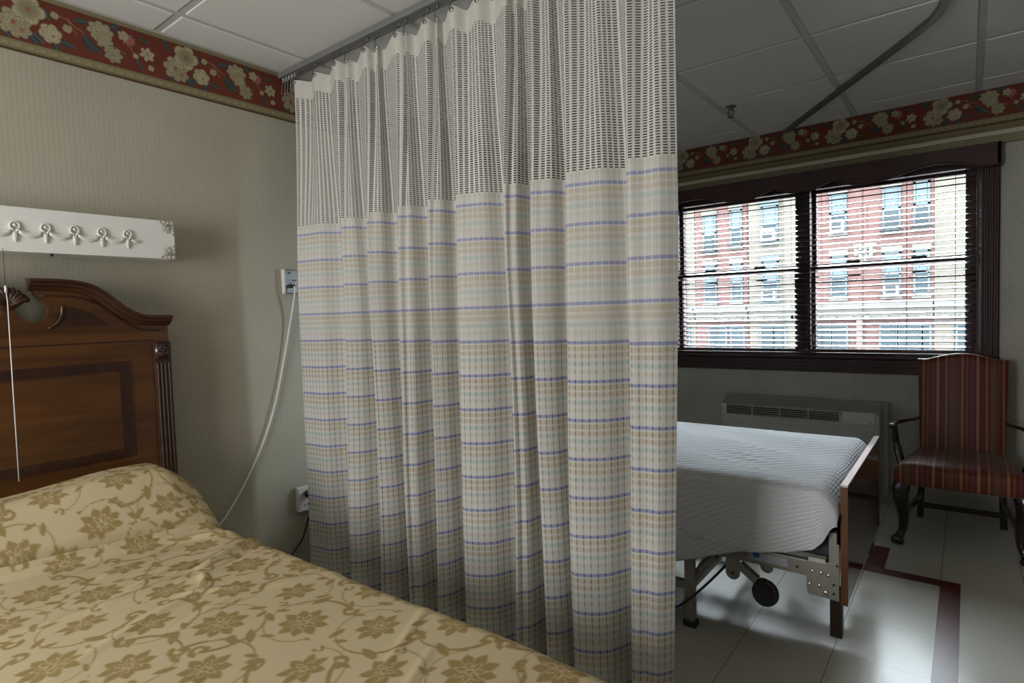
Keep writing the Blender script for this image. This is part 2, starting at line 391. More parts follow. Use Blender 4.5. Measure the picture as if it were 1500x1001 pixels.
def border_cols(a, z, zb):   # a along paper (left to right), z height; zb = paper bottom
    C = np.tile(REDB, (len(a), 1)); u = np.mod(a-.60, .539)+.60
    z = z-(zb-2.291)
    for du in (0, -.539, .539):
        U = u+du
        def leaf(x, y, l, w, r):
            m_, xx, yy = ell(U, z, x, y, l*1.1, w*1.35, r); comp(C, m_, BLU)
            comp(C, m_*(np.abs(yy) < .0012)*.8, BLU*3.2); comp(C, m_*(np.sin(xx*600) > .5)*(yy > 0)*.4, BLU*2.2)
        def fl(x, y, r, n, rot, inner, sharp, col, ctr=None, lay=3, sx=1, sy=1):
            for k in range(lay):
                rr = r*(1-.27*k); m_, q, th = pet(U, z, x+.002*k, y-.001*k, rr, n+(k % 2), rot+.5*k, inner, sharp, sx=sx, sy=sy)
                comp(C, m_, col*(.50+.13*k)); comp(C, m_*sst(.35, .95, q)*(.35+.65*np.abs(np.cos(n/2*(th-rot-.5*k)))**.7)*(.75+.25*np.sin(th*n*4+q*6)), col*(1.05+.05*k))
                comp(C, m_*sst(.90, .97, q)*.75, col*.30)
            if ctr is not None:
                m_, q, th = pet(U, z, x, y, r*.25, 7, 0, .6, 1); comp(C, m_, ctr)
        for x, y, l, w_, r in ((.831, 2.468, .024, .009, .2), (.85, 2.392, .030, .012, -1.1), (.866, 2.385, .028, .011, -.6), (1.046, 2.468, .018, .008, -.2), (.938, 2.486, .018, .008, .5), (.95, 2.474, .016, .007, -.6),
                (1.028, 2.366, .024, .006, -1.1), (1.132, 2.476, .024, .009, -1.1), (.679, 2.353, .026, .008, -1.0), (.695, 2.36, .02, .007, -.8), (.783, 2.366, .024, .008, -.3), (.748, 2.345, .016, .008, -1.3), (.722, 2.455, .02, .007, -1.2), (1.016, 2.384, .016, .005, -1.3), (.60, 2.352, .02, .008, -.9)): leaf(x, y, l, w_, r)
        for P_ in ([(.755, 2.462), (.79, 2.458), (.812, 2.438), (.84, 2.428)], [(.79, 2.456), (.80, 2.43), (.815, 2.412)], [(.90, 2.42), (.945, 2.405), (.975, 2.392)], [(.99, 2.43), (1.01, 2.40)]):
            for (x0, y0), (x1, y1) in zip(P_[:-1], P_[1:]):
                L2 = (x1-x0)**2+(y1-y0)**2; tt = np.clip(((U-x0)*(x1-x0)+(z-y0)*(y1-y0))/L2, 0, 1)
                d = np.hypot(U-x0-tt*(x1-x0), z-y0-tt*(y1-y0)); comp(C, np.clip((.0016-d)/.001+.5, 0, 1), np.array([.30, .17, .10]))
        fl(.628, 2.392, .052, 7, .3, .72, .8, CRM*.92, PNK*.9, 4); fl(.648, 2.372, .030, 6, .9, .7, .8, CRM*.85, PNK, 2)
        fl(.893, 2.452, .046, 8, .1, .75, .7, CRM*.95, None, 4, 1, .85); fl(.902, 2.425, .034, 7, .6, .72, .8, CRM*.9, None, 3); fl(.933, 2.376, .033, 7, .9, .7, .8, CRM*.82, CRM*.5, 3)
        fl(.67, 2.452, .052, 5, 1.2, .70, .6, CRM*1.12, None, 1)
        m_, q, th = pet(U, z, .67, 2.452, .052, 5, 1.2, .7, .6); comp(C, m_*(np.sin(th*34) > .72)*sst(1, .35, q)*.45, CRM*.6); comp(C, np.clip((.012-np.hypot(U-.67, z-2.452))/.01, 0, 1), PNK*.8)
        fl(.732, 2.388, .036, 6, .2, .82, .7, CRM*1.1, None, 4); comp(C, np.clip((.008-np.hypot(U-.74, z-2.381))/.004, 0, 1), PNK*1.1)
        fl(.990, 2.452, .026, 9, .4, .45, .8, PNK*1.3, PNK, 2); fl(.972, 2.462, .021, 5, .1, .6, .7, CRM*1.05, None, 2)
        fl(1.056, 2.416, .029, 6, .3, .45, .8, CRM*1.15, CRM*.6, 2)
        for x, y, r in ((.748, 2.459, .013), (.785, 2.424, .015), (1.013, 2.396, .011), (1.068, 2.364, .012)): fl(x, y, r, 4, .5, .85, 1, CRM, None, 2)
    e = z-2.291
    comp(C, (e < .040)*1., OLV); comp(C, ((e > .040) & (e < .0435))*1., OLV*.45)
    dash = (np.abs(e-.024) < .0055)*(np.mod(a, .036) < .031); comp(C, dash*1., OLV*1.35)
    dash2 = (np.abs(e-.024) < .0014)*(np.mod(a+.005, .036) < .020); comp(C, dash2*1., OLV*.55)
    comp(C, (np.abs(e-.0125) < .002)*1., OLV*.6); comp(C, (e < .0075)*1., np.array([.09, .042, .018]))
    comp(C, (e > .207)*1., OLV*1.1); comp(C, (np.abs(e-.2075) < .0015)*1., OLV*.4)
    return C
def border(name, axis, amin, amax, fa, fb, step, zb, zt, pos, sgn):
    A = np.concatenate([np.arange(amin, fa, .02), np.arange(fa, fb, step), np.arange(fb, amax+.0001, .02)]); Z = np.linspace(zb, zt, int((zt-zb)/.0024))
    AA, ZZ = np.meshgrid(A, Z); n = AA.size
    cols = border_cols(sgn*AA.ravel()+(.0 if sgn > 0 else 1.879), ZZ.ravel()-(0), zb if axis == 0 else 2.311)
    if axis == 1:   # olive base stretches a bit taller over the picture rail
        lo = (ZZ.ravel() < 2.311); cols[lo] = OLV*.95
    V = np.zeros((n, 3)); V[:, 2] = ZZ.ravel()
    if axis == 0: V[:, 0] = AA.ravel(); V[:, 1] = pos
    else: V[:, 1] = AA.ravel(); V[:, 0] = pos
    F = grid_faces(len(Z), len(A)); 
    if axis == 1: F = F[:, ::-1]
    # close the sheet with its own thickness
    return struct(link_mesh(name, V, F, M['border'], col=cols))
border('trim_3', 0, LX, WX, -.1, 1.9, .0024, 2.291, CH-.002, HY-.0015, 1)
border('trim_4', 1, FY, HY, -.45, 1.95, .0036, 2.272, CH-.002, WX-.0015, -1)
# picture rail below the border of the window wall
pr = MB().prism([(WX, 2.196), (WX-.024, 2.196), (WX-.026, 2.244), (WX, 2.244)], 1, FY, HY); struct(pr.build('trim_5', M['trimpap']))
pr = MB().prism([(WX, 2.244), (WX-.034, 2.244), (WX-.038, 2.252), (WX-.030, 2.268), (WX, 2.274)], 1, FY, HY); struct(pr.build('trim_6', M['trimcr']))

# ------------------------------------------------------------------ window
def casing():
    c = MB()
    def side(y0, y1, z0, z1, vert=True):
        n = 4
        c.box(WX-.018, WX+.02, y0, y1, z0, z1)
        for k in range(n):
            if vert: a = y0+(y1-y0)*(k+.18)/n; c.box(WX-.027, WX-.015, a, a+(y1-y0)/n*.6, z0, z1)
            else: a = z0+(z1-z0)*(k+.18)/n; c.box(WX-.027, WX-.015, y0, y1, a, a+(z1-z0)/n*.6)
    side(-.145, -.052, .837, 2.196); side(1.852, 1.945, .837, 2.196); side(-.145, 1.945, .837, .935, False)
    c.box(WX-.045, WX+.03, -.15, 1.95, .935, .958)
    return c
struct(casing().build('trim_7', M['mahog'], loc=(WX, .9, .837), bev=.004))
jb = MB(); jb.box(WX, WX+.25, OY0-.004, OY0+.012, OZ0, OZ1); jb.box(WX, WX+.25, OY1-.012, OY1+.004, OZ0, OZ1); jb.box(WX, WX+.25, OY0, OY1, OZ0-.004, OZ0+.012); jb.box(WX, WX+.25, OY0, OY1, OZ1-.012, OZ1+.004)
jb.box(WX+.07, WX+.25, .872, .938, OZ0, OZ1)
struct(jb.build('trim_8', M['mahog'], loc=(WX, .9, OZ0)))
def sash_window(name, y0, y1, gy0, gy1):
    root = thing(name, None, None, (WX+.12, (y0+y1)/2, OZ0)); root['kind'] = 'structure'
    zb, zm0, zm1, zt = 0.985, 1.545, 1.582, 2.078
    for nm, x0, z0, z1 in (('lower_sash', WX+.125, OZ0+.012, zm1), ('upper_sash', WX+.165, zm0, OZ1-.012)):
        f = MB(); gz0 = zb if nm[0] == 'l' else zm1-.0; gz1 = zm0 if nm[0] == 'l' else zt
        f.box(x0, x0+.036, y0, gy0, z0, z1); f.box(x0, x0+.036, gy1, y1, z0, z1); f.box(x0, x0+.036, gy0, gy1, z0, gz0); f.box(x0, x0+.036, gy0, gy1, gz1, z1)
        so = f.build(nm, M['mahog'], root, bev=.003)
        MB().box(x0+.015, x0+.019, gy0-.005, gy1+.005, gz0-.005, gz1+.005).build('pane', M['pane'], so)
    for fr in (.28, .72):
        k = MB(); yy = gy0+(gy1-gy0)*fr; k.box(WX+.11, WX+.125, yy-.04, yy+.04, zm1-.002, zm1+.008); k.tube([(WX+.115, yy-.03, zm1+.012), (WX+.11, yy, zm1+.02), (WX+.115, yy+.03, zm1+.012)], .004, 8)
        k.build('sash_lock', M['black'], root)
sash_window('window_1', OY0+.012, .872, .0145, .848)
sash_window('window_2', .938, OY1-.012, .985, 1.815)
# blinds
def blind(label, y0, y1, lad, tas, wandy):
    X = WX+.032; W = .046; dz = .0365; top = 2.085; bot = .985
    root = thing('window_blind', label, 'blind', (X, (y0+y1)/2, bot), 'dark wooden venetian blinds')
    s = MB(); n = int((top-bot-.02)/dz); ang = math.radians(15.5)
    for k in range(n):
        z = bot+.03+dz*k; pts = []
        for q in range(7):
            a = (q/6-.5)*W; cr = .0022*(1-(q/3-1)**2); pts.append((X+a*math.cos(ang)-cr*math.sin(ang), z+a*math.sin(ang)+cr*math.cos(ang)))
        lowr = [(p[0]+.0028*math.sin(ang), p[1]-.0028*math.cos(ang)) for p in pts[::-1]]
        s.prism(pts+lowr, 1, y0, y1)
    s.build('slats', M['slat'], root)
    MB().box(X-.026, X+.026, y0, y1, top-.002, top+.04).build('head_rail', M['slat'], root, bev=.003)
    MB().box(X-.024, X+.024, y0, y1, bot-.014, bot+.008).build('bottom_rail', M['slat'], root, bev=.004)
    for yy in lad:
        c = MB()
        for dx in (-.024, .024): c.tube([(X+dx, yy, bot), (X+dx, yy, top)], .0011, 6)
        for k in range(n): c.tube([(X-.024, yy, bot+.023+dz*k), (X+.024, yy, bot+.033+dz*k)], .0006, 5)
        c.build('ladder_cord', M['cordd'], root)
    for yy, zz in tas:
        c = MB().tube([(X-.034, yy, top), (X-.034, yy, zz+.02)], .001, 6); lc = c.build('lift_cord', M['cordd'], root)
        MB().disc((X-.034, yy, zz), (0, 0, 1), .008, .03, 12, [(0, .018), (.004, .016), (.009, -.008), (.008, -.014), (0, -.015)]).build('tassel', M['black'], lc, smooth=True)
    return root
blind('dark slatted blind over the right-hand sash window, behind the striped chair', -.044, .878, (.792, .549, .308, .062), ((-.012, 1.236), (.845, 1.072)), 0)
blind('dark slatted blind over the left-hand sash window, beside the hanging curtain', .886, 1.838, (1.521, 1.28, 1.041, 1.76), ((.975, 1.216),), 0)
# scalloped valance
half = [(-.148, 2.066), (-.065, 2.065), (.0, 2.088), (.067, 2.105), (.125, 2.113), (.182, 2.114), (.24, 2.106), (.302, 2.091), (.402, 2.066), (.49, 2.056), (.573, 2.059), (.64, 2.078), (.694, 2.098), (.72, 2.104), (.76, 2.092), (.811, 2.071), (.86, 2.062), (.9, 2.060)]
sp = [(p.x, p.y) for p in spline([(a, b_, 0) for a, b_ in half], 5)]
full = sp+[(1.8-a, b_) for a, b_ in sp[::-1][1:]]
vl = thing('window_valance', 'dark mahogany scalloped valance board across the top of the window', 'valance', (4.40, .9, 2.06))
V_ = []; F_ = []
nf = len(full)
for x in (4.392, 4.412):
    for a, b_ in full: V_.append((x, a, b_))
    for a, b_ in full: V_.append((x, a, 2.196))
F_ = [(i, i+1, nf+i+1, nf+i) for i in range(nf-1)]+[(2*nf+i+1, 2*nf+i, 3*nf+i, 3*nf+i+1) for i in range(nf-1)]
F_ += [(i+1, i, 2*nf+i, 2*nf+i+1) for i in range(nf-1)]+[(nf+i, nf+i+1, 3*nf+i+1, 3*nf+i) for i in range(nf-1)]
F_ += [(0, nf, 3*nf, 2*nf), (nf-1, 3*nf-1, 4*nf-1, 2*nf-1)]
link_mesh('board', V_, F_, M['mahog'], vl, bev=.003)
e_ = MB().tube([(4.392, a, b_+.004) for a, b_ in full], .0055, 8); e_.build('scalloped_bead', M['headd'], vl, smooth=True)
for ya in (-.148, 1.93): MB().box(4.392, WX-.018, ya, ya+.018, 2.066, 2.196).build('end_return', M['mahog'], vl)

# ------------------------------------------------------------------ curtain track + privacy curtain
tr = MB().box(1.638, 1.672, -1.6, HY-.002, 2.488, CH-.005)
tk = tr.build('curtain_track', M['alum'], bev=.003, loc=(1.655, .5, 2.488)); tag(tk, 'straight grey ceiling track from which the privacy curtain hangs', 'curtain track')
path = [(4.45, 1.0, 2.503), (3.9, .622, 2.503), (3.36, .255, 2.503), (3.24, .178, 2.503), (3.13, .115, 2.503), (3.0, .08, 2.503), (2.85, .075, 2.503), (2.0, .075, 2.503)]
def track2():
    P = spline(path, 5); m = MB(); V = []; 
    for k, p in enumerate(P):
        d = (P[min(k+1, len(P)-1)]-P[max(0, k-1)]).normalized(); a = d.cross(Vector((0, 0, 1)))
        V += [p+a*.016+Vector((0, 0, .012)), p+a*.016-Vector((0, 0, .012)), p-a*.016-Vector((0, 0, .012)), p-a*.016+Vector((0, 0, .012))]
    F = [(4*k+i, 4*k+(i+1) % 4, 4*k+4+(i+1) % 4, 4*k+4+i) for k in range(len(P)-1) for i in range(4)]+[(3, 2, 1, 0), tuple(len(V)-4+i for i in range(4))]
    return m.add(V, F)
tag(track2().build('curtain_track', M['track2'], bev=.002), 'dark bent ceiling track running diagonally to the window wall', 'curtain track')

CX = 1.656
B = [2.60, 2.262, 2.062, 1.871, 1.693, 1.545, 1.302, 1.181, 1.048, .831, .665]
AL = [.050, .042, .048, .058, .052, .048, .062, .038, .048, .058, .03]
rr = random.Random(3); LO = []; TOP = []; HOOK = []
for k in range(len(B)-1):
    y0, y1 = B[k], B[k+1]; a0, a1 = AL[k], AL[k+1]
    yn = y0*(1-a0/CX); yf = y1*(1+a1/CX)-.012
    L = yn-yf
    LO.append((CX-a0, yn)); TOP.append((CX-.022, yn+.002)); HOOK.append(len(LO)-1)
    last = k == len(B)-2
    if last: yf = y1; a1 = -.01; L = yn-yf
    for q, fr in enumerate((.34, .68)):
        LO.append((CX-a0+(a0+a1)*((.02, .36)[q] if k % 3 else (.10, .26)[q]), yn-L*fr-.002)); 
        TOP.append((CX+(.014, -.010)[q], yn-L*fr+rr.uniform(-.012, .012)))
    HOOK.append(len(LO)-1)
    LO.append((CX+a1, yf)); TOP.append((CX+(.012 if last else .024), yf+(.0 if last else .004)))
HOOK.append(len(LO)-1)
NS = 10
lo = np.array([(p.x, p.y) for p in spline([(x, y_, 0) for x, y_ in LO], NS)]); tp = np.array([(p.x, p.y) for p in spline([(x, y_, 0) for x, y_ in TOP], NS)])
arc = np.concatenate([[0], np.cumsum(np.hypot(*np.diff(lo, axis=0).T))])*1.02
def curt(z):
    w_ = sst(1.35, 2.42, z)**1.1
    wob = .006*np.sin(arc*9+z*3)*(1-w_)
    p = lo*(1-w_)+tp*w_
    fl = 1+.05*(1-z/2.4)*0
    x = p[:, 0]+wob; x = CX+(x-CX)*(1+.25*max(0, (1.2-z)))
    y_ = p[:, 1]+ .008*np.sin(arc*5+z*2)*(1-w_) + (z < 1.6)*(.012*(1.6-z)*sst(.8, .6, p[:, 1]))*4*.6
    return x, y_
sag = np.zeros(len(lo)); hk = np.array(HOOK)*NS
for i in range(len(lo)): sag[i] = min(1, np.min(np.abs(hk-i))/10)
ztop = 2.442-.020*sag**1.2
def sheet(zf0, zf1, n):
    V = []; UV = []
    for k in range(n):
        f = k/(n-1)
        z = zf0+(zf1-zf0)*f if np.ndim(zf0) or np.ndim(zf1) else np.full(len(lo), zf0+(zf1-zf0)*f)
        zm = float(np.mean(z)); x, y_ = curt(zm)
        V.append(np.stack([x, y_, z], 1)); UV.append(np.stack([arc, z+(1-sst(0, 1, f))*0], 1))
    return np.concatenate(V), np.concatenate(UV), grid_faces(n, len(lo))
cr = thing('privacy_curtain', 'cream hospital privacy curtain with lavender bands and open mesh top', 'curtain', (CX, 1.6, .045))
def sheetobj(name, m, z0, z1, n):
    V, UV, F = sheet(z0, z1, n); o = link_mesh(name, V, F, m, cr, smooth=True, uv=UV)
    return o
sheetobj('banded_cloth', M['cloth'], .045, 1.752, 48)
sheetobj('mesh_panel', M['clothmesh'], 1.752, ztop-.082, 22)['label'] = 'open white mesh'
sheetobj('header_band', M['clothhead'], ztop-.082, ztop, 5)['label'] = 'plain cream header cloth'
for nm, z_ in (('bottom_hem', .045),):
    x, y_ = curt(z_); hm = MB().tube([(x[i], y_[i], z_+.004) for i in range(0, len(x), 2)], .003, 6); hm.build(nm, M['clothhead'], cr, smooth=True)
# hooks
def hook_mb(x, y_, zt):
    h = MB(); h.tube([(CX, y_, 2.492), (CX, y_, 2.478)], .004, 8); h.ball((CX, y_, 2.474), .006)
    h.tube(spline([(CX, y_, 2.470), ((CX+x)/2-.004, y_, 2.462), (x-.006, y_, zt+.002), (x-.009, y_, zt-.016), (x, y_, zt-.022), (x+.007, y_, zt-.014)], 4), .0019, 6)
    return h
hn = 0
lab = 'small wire hook joining the curtain header to the ceiling track'
for i in sorted(set(HOOK)):
    j = i*NS; x, y_ = curt(2.44); 
    root = thing('curtain_hook', lab, 'hook', (CX, float(y_[j]), 2.44), 'hooks holding the curtain header')
    hook_mb(float(x[j]), float(y_[j]), 2.442).build('wire', M['track2'], root, smooth=True)
    gm = MB(); n = 14; gm.tube([(float(x[j])-.002, float(y_[j])+.008*math.cos(2*PI*k/n), 2.428+.008*math.sin(2*PI*k/n)) for k in range(n+1)], .0022, 6, cap=False)
    gm.build('grommet', M['steel'], root, smooth=True)
for k in range(9):
    y_ = 2.648-.0125*k
    o = hook_mb(CX-.004+.008*(k % 2), y_, 2.43-.004*(k % 3)).build('curtain_hook', M['track2'] if k % 2 else M['steel'], smooth=True)
    tag(o, 'spare wire hook bunched at the wall end of the curtain track', 'hook', 'unused hooks bunched by the wall')

# ------------------------------------------------------------------ left bed
HX = .53
bed = thing('bed', 'cherry wood bed with broken-pediment headboard and patterned gold bedcover', 'bed', (HX, 1.5, 0))
FYH = 2.556
def mir(poly): return poly+[(2*0-x, z) for x, z in poly[::-1] if abs(x) > 1e-6]
cor = [(.053, 1.482), (.105, 1.483), (.164, 1.481), (.197, 1.476), (.238, 1.463), (.272, 1.442), (.307, 1.411), (.342, 1.381), (.38, 1.359), (.411, 1.350), (.459, 1.347), (.500, 1.347)]
cors = [(p.x, p.y) for p in spline([(a, b_, 0) for a, b_ in cor], 3)]
under = [(a, b_-.030) for a, b_ in cors if a > .066]
body = [(0, .30), (.497, .30), (.497, 1.317)]+under[::-1][1:]+[(.063, 1.452), (.079, 1.419), (.097, 1.40), (.108, 1.380), (.1085, 1.358), (.098, 1.340), (.084, 1.331), (.069, 1.328), (.052, 1.332), (.035, 1.342), (.023, 1.356), (.017, 1.37), (.014, 1.384), (.012, 1.40)]
half_b = MB(); 
def wx(poly, s=1): return [(HX+s*a, b_) for a, b_ in poly]
fullb = [(HX+a, b_) for a, b_ in body]+[(HX-a, b_) for a, b_ in body[::-1][:-1]]
hb = MB().prism(fullb, 1, FYH, FYH+.035).build('headboard', M['head'], bed, bev=.002)
# cornice moulding: layered profile swept along the crest
def cornice(s):
    prof = [(0, 0), (-.050, -.004), (-.052, -.013), (-.040, -.018), (-.036, -.026), (-.024, -.032), (-.016, -.040), (0, -.044)]   # (y offset, z offset)
    V = []; n = len(prof)
    for i, (a, b_) in enumerate(cors):
        a2, b2 = cors[min(i+1, len(cors)-1)]; a1, b1 = cors[max(i-1, 0)]; d = Vector((a2-a1, b2-b1)).normalized(); nx, nz = -d.y, d.x
        for py, pz in prof: V.append((HX+s*(a+nx*pz), FYH+py+.002, b_+nz*pz))
    F = [(i*n+j, i*n+j+1, (i+1)*n+j+1, (i+1)*n+j) for i in range(len(cors)-1) for j in range(n-1)]+[tuple(range(n)), tuple((len(cors)-1)*n+j for j in range(n))]
    # top board back to the wall
    return MB().add(V, F)
for s in (1, -1):
    c = cornice(s)
    for (a, b_), (a2, b2) in zip(cors[:-1], cors[1:]):
        c.add([(HX+s*a, FYH, b_), (HX+s*a2, FYH, b2), (HX+s*a2, FYH+.04, b2), (HX+s*a, FYH+.04, b_)], [(0, 1, 2, 3)])
    c.build('crest_moulding', M['headd'], hb, smooth=False)
    # second thin bead under the cornice
    MB().tube([(HX+s*(a+.0), FYH-.003, b_-.062) for a, b_ in cors[2:-3]], .0035, 6).build('bead', M['headd'], hb, smooth=True)
    # burl inlay in the pediment and its curved rim
    rim = spline([(.150, 1.386, 0), (.146, 1.352, 0), (.130, 1.324, 0), (.106, 1.306, 0)], 6)
    MB().tube([(HX+s*p.x, FYH-.003, p.y) for p in rim], .0045, 8).build('scroll_rim', M['head'], hb, smooth=True)
    tri = [(.112, 1.309), (.292, 1.311), (.262, 1.335), (.225, 1.362), (.19, 1.376), (.155, 1.384)]
    MB().prism([(HX+s*a, b_) for a, b_ in tri], 1, FYH-.0015, FYH+.005).build('pediment_inlay', M['burl'], hb)
    # fluted post with carved block
    p = MB()
    x0, x1 = sorted((HX+s*.437, HX+s*.497)); p.box(x0, x1, FYH-.014, FYH, .30, 1.240)
    for k in range(4): xx = x0+.009+k*.014; p.tube([(xx, FYH-.014, .34), (xx, FYH-.014, 1.155)], .0048, 8)
    po = p.build('post', M['headd'], hb, bev=.002)
    q = MB(); cx_, cz_ = (x0+x1)/2, 1.203; q.box(x0+.002, x1-.002, FYH-.02, FYH-.012, 1.170, 1.236)
    for k in range(10):
        a = k*2*PI/10; r_ = .017 if k % 2 else .011; q.ball((cx_+r_*math.cos(a), FYH-.021, cz_+r_*math.sin(a)), .006, (1, .6, 1), 8, 5)
    q.ball((cx_, FYH-.022, cz_), .007, (1, .7, 1), 8, 5)
    for a_, b_ in ((-1, -1), (-1, 1), (1, -1), (1, 1)): q.ball((cx_+a_*.021, FYH-.021, cz_+b_*.023), .005, (1, .6, 1), 8, 5)
    q.build('carved_block', M['burl'], hb, smooth=True)
gr = MB().box(HX-.436, HX+.436, FYH-.003, FYH+.002, 1.245, 1.2495); gr.build('groove_bead', M['burl'], hb)
fr = MB(); X0, X1, Z0, Z1, wd = HX-.352, HX+.352, .80, 1.171, .037
for bx in ((X0, X1, Z1-wd, Z1), (X0, X1, Z0, Z0+wd), (X0, X0+wd, Z0+wd, Z1-wd), (X1-wd, X1, Z0+wd, Z1-wd)): fr.box(bx[0], bx[1], FYH-.0018, FYH+.003, bx[2], bx[3])
fr.build('burl_frame', M['burl'], hb)
fr = MB()
for (a0, a1, b0, b1) in ((X0-.002, X1+.002, Z1, Z1+.002), (X0-.002, X0, Z0, Z1), (X1, X1+.002, Z0, Z1), (X0+wd, X1-wd, Z1-wd-.002, Z1-wd), (X1-wd-.002, X1-wd, Z0+wd, Z1-wd), (X0+wd, X1-wd, Z0+wd, Z0+wd+.002)): fr.box(a0, a1, FYH-.0025, FYH+.003, b0, b1)
fr.build('stringing_line', M['head'], hb)
# shell finial
sh = MB(); n = 9; C0 = Vector((HX, FYH+.002, 1.385))
for k in range(n):
    a = PI*.5+(k-(n-1)/2)*.27; ln = .066-.010*abs(k-4)/4+(.004 if k in (0, 8) else 0)
    d = Vector((math.cos(a), 0, math.sin(a))); 
    sh.tube([C0+d*.004, C0+d*ln*.5+Vector((0, -.010, 0)), C0+d*ln*.86+Vector((0, -.012, 0)), C0+d*ln+Vector((0, -.004, 0))], [.004, .0075, .0105, .005], 8)
pts = [(HX+.064*math.cos(PI*.5+(k-10)*.117)*1.0, 1.385+.060*math.sin(PI*.5+(k-10)*.117)) for k in range(21)]
sh.prism(pts+[(HX+.012, 1.372), (HX-.012, 1.372)][::-1], 1, FYH-.002, FYH+.018)
for s in (1, -1): sh.ball((HX+s*.052, FYH-.004, 1.407), .009, (1, 1, 1), 8, 6)
sh.build('shell_carving', M['headd'], hb, smooth=True)
# box of the bed
MB().box(HX-.44, HX+.44, .48, FYH-.005, .34, .57).build('mattress', M['wplas'], bed, bev=.03, seg=3)
for yy in (.52, 2.5):
    for s in (1, -1): MB().box(HX+s*.41-.03, HX+s*.41+.03, yy-.03, yy+.03, 0, .30).build('leg', M['headd'], bed)
fb = MB().box(HX-.43, HX+.43, .50, 2.55, .24, .335).build('bed_frame', M['headd'], bed)
# damask bedcover
def damask(u, v):
    base = np.array([.575, .472, .282]); mot = np.array([.33, .235, .088]); Cc = np.zeros(len(u))     # 0 base .. 1 motif
    ca, cb = .205, .148; rl = random.Random(5)
    def put(sel, m_, val):
        Cc[sel] = np.maximum(Cc[sel], m_) if val else Cc[sel]*(1-m_)
    aa = .0028
    for ps in (0, 1):
      rl = random.Random(5)
      for j in range(int(v.min()/cb)-2, int(v.max()/cb)+3):
        for i in range(int(u.min()/ca)-2, int(u.max()/ca)+3):
            cx, cy = (i+.5*(j % 2))*ca+rl.uniform(-.014, .014), j*cb+rl.uniform(-.010, .010)
            typ = (i+2*j) % 3; rot = rl.uniform(0, 6.28); fl = 1 if (i+j) % 2 else -1; r1, r2 = rl.random(), rl.random()
            sel = np.where((np.abs(u-cx) < .17) & (np.abs(v-cy) < .17))[0]
            if not len(sel): continue
            U, W = u[sel]-cx, v[sel]-cy
            rho = np.hypot(U, W); th = np.arctan2(W, U)*fl
            ph = np.mod(th-rot, 2*PI); Rv = .071+.0085*ph
            if ps == 0:
                # scrolling vine: spiral arm round the flower, thick where it forks, thin at its tip
                wv = .0016+.0036*np.clip((ph-2.9)/1.8, 0, 1)
                put(sel, np.clip((wv-np.abs(rho-Rv))/aa+.5, 0, 1)*(ph < 4.9)*(ph > .15), 1)
                # curled end of the scroll
                for an_, rr_, th_, k_ in ((4.9, .107, .0075, 1), (.15, .067, .0045, .6)):
                    ex, ey = rr_*math.cos(rot+an_), rr_*math.sin(rot+an_)*fl; q = np.hypot(U-ex, W-ey); pq = np.mod(np.arctan2(W-ey, U-ex)*fl-rot-an_, 2*PI)
                    put(sel, np.clip((th_*(1-pq/7)-np.abs(q-.018*k_*(1-.08*pq)))/aa+.5, 0, 1)*(pq < 4.4), 1)
                    put(sel, np.clip((.0085*k_-np.hypot(U-ex-.014*k_*math.cos(rot+an_+4.2), W-ey-.014*k_*math.sin((rot+an_+4.2))*fl))/aa+.5, 0, 1), 1)
                for q, ang, ln, wd_ in ((.082, 1.5, .020, .006), (.090, 2.5, .024, .0085), (.106, 3.9, .030, .011), (.088, 2.9, .018, .007)):
                    a = rot+ang; m_, _, _ = ell(U, W, q*math.cos(a), q*math.sin(a)*fl, ln, wd_, (a+(.7 if ang != 2.9 else -.7))*fl, aa); put(sel, m_, 1)
            else:
                R0 = (.060, .053, .056)[typ]; npt = (9, 7, 8)[typ]; sq = (1.0, .80, .9)[typ]; U2, W2 = U, W/sq
                put(sel, np.clip((R0+.010-np.hypot(U2, W2))/aa+.5, 0, 1)*.999, 0) if typ != 5 else None
                body = np.clip((R0*.56-np.hypot(U2, W2))/aa+.5, 0, 1); put(sel, body, 1)
                for k in range(npt):
                    a = rot+2*PI*k/npt; ll = R0*(.50 if k % 2 == 0 or typ == 1 else .42)
                    m_, xx, yy = ell(U2, W2, R0*.56*math.cos(a), R0*.56*math.sin(a), ll, R0*.26, a, aa, 1.6); put(sel, m_, 1)
                for k in range(npt):
                    a = rot+2*PI*(k+.5)/npt; m_, xx, yy = ell(U2, W2, R0*.66*math.cos(a), R0*.66*math.sin(a), R0*.20, R0*.020, a, .002); put(sel, m_*.9, 0)
                ni = max(5, npt-2)
                for k in range(ni):
                    a = rot+.4+2*PI*k/ni; m_, xx, yy = ell(U2, W2, R0*.34*math.cos(a), R0*.34*math.sin(a), R0*.25, R0*.125, a, .002, 1.7)
                    m2, _, _ = ell(U2, W2, R0*.34*math.cos(a), R0*.34*math.sin(a), R0*.25-.0032, R0*.125-.0024, a, .002, 1.7); put(sel, (m_-m2).clip(0, 1)*.95, 0)
                q = np.hypot(U2, W2); put(sel, np.clip((.0013-np.abs(q-.0075))/.002+.5, 0, 1)*.8, 0); put(sel, np.clip((.0055-q)/.002+.5, 0, 1), 1)
    return base+(mot-base)*Cc[:, None]
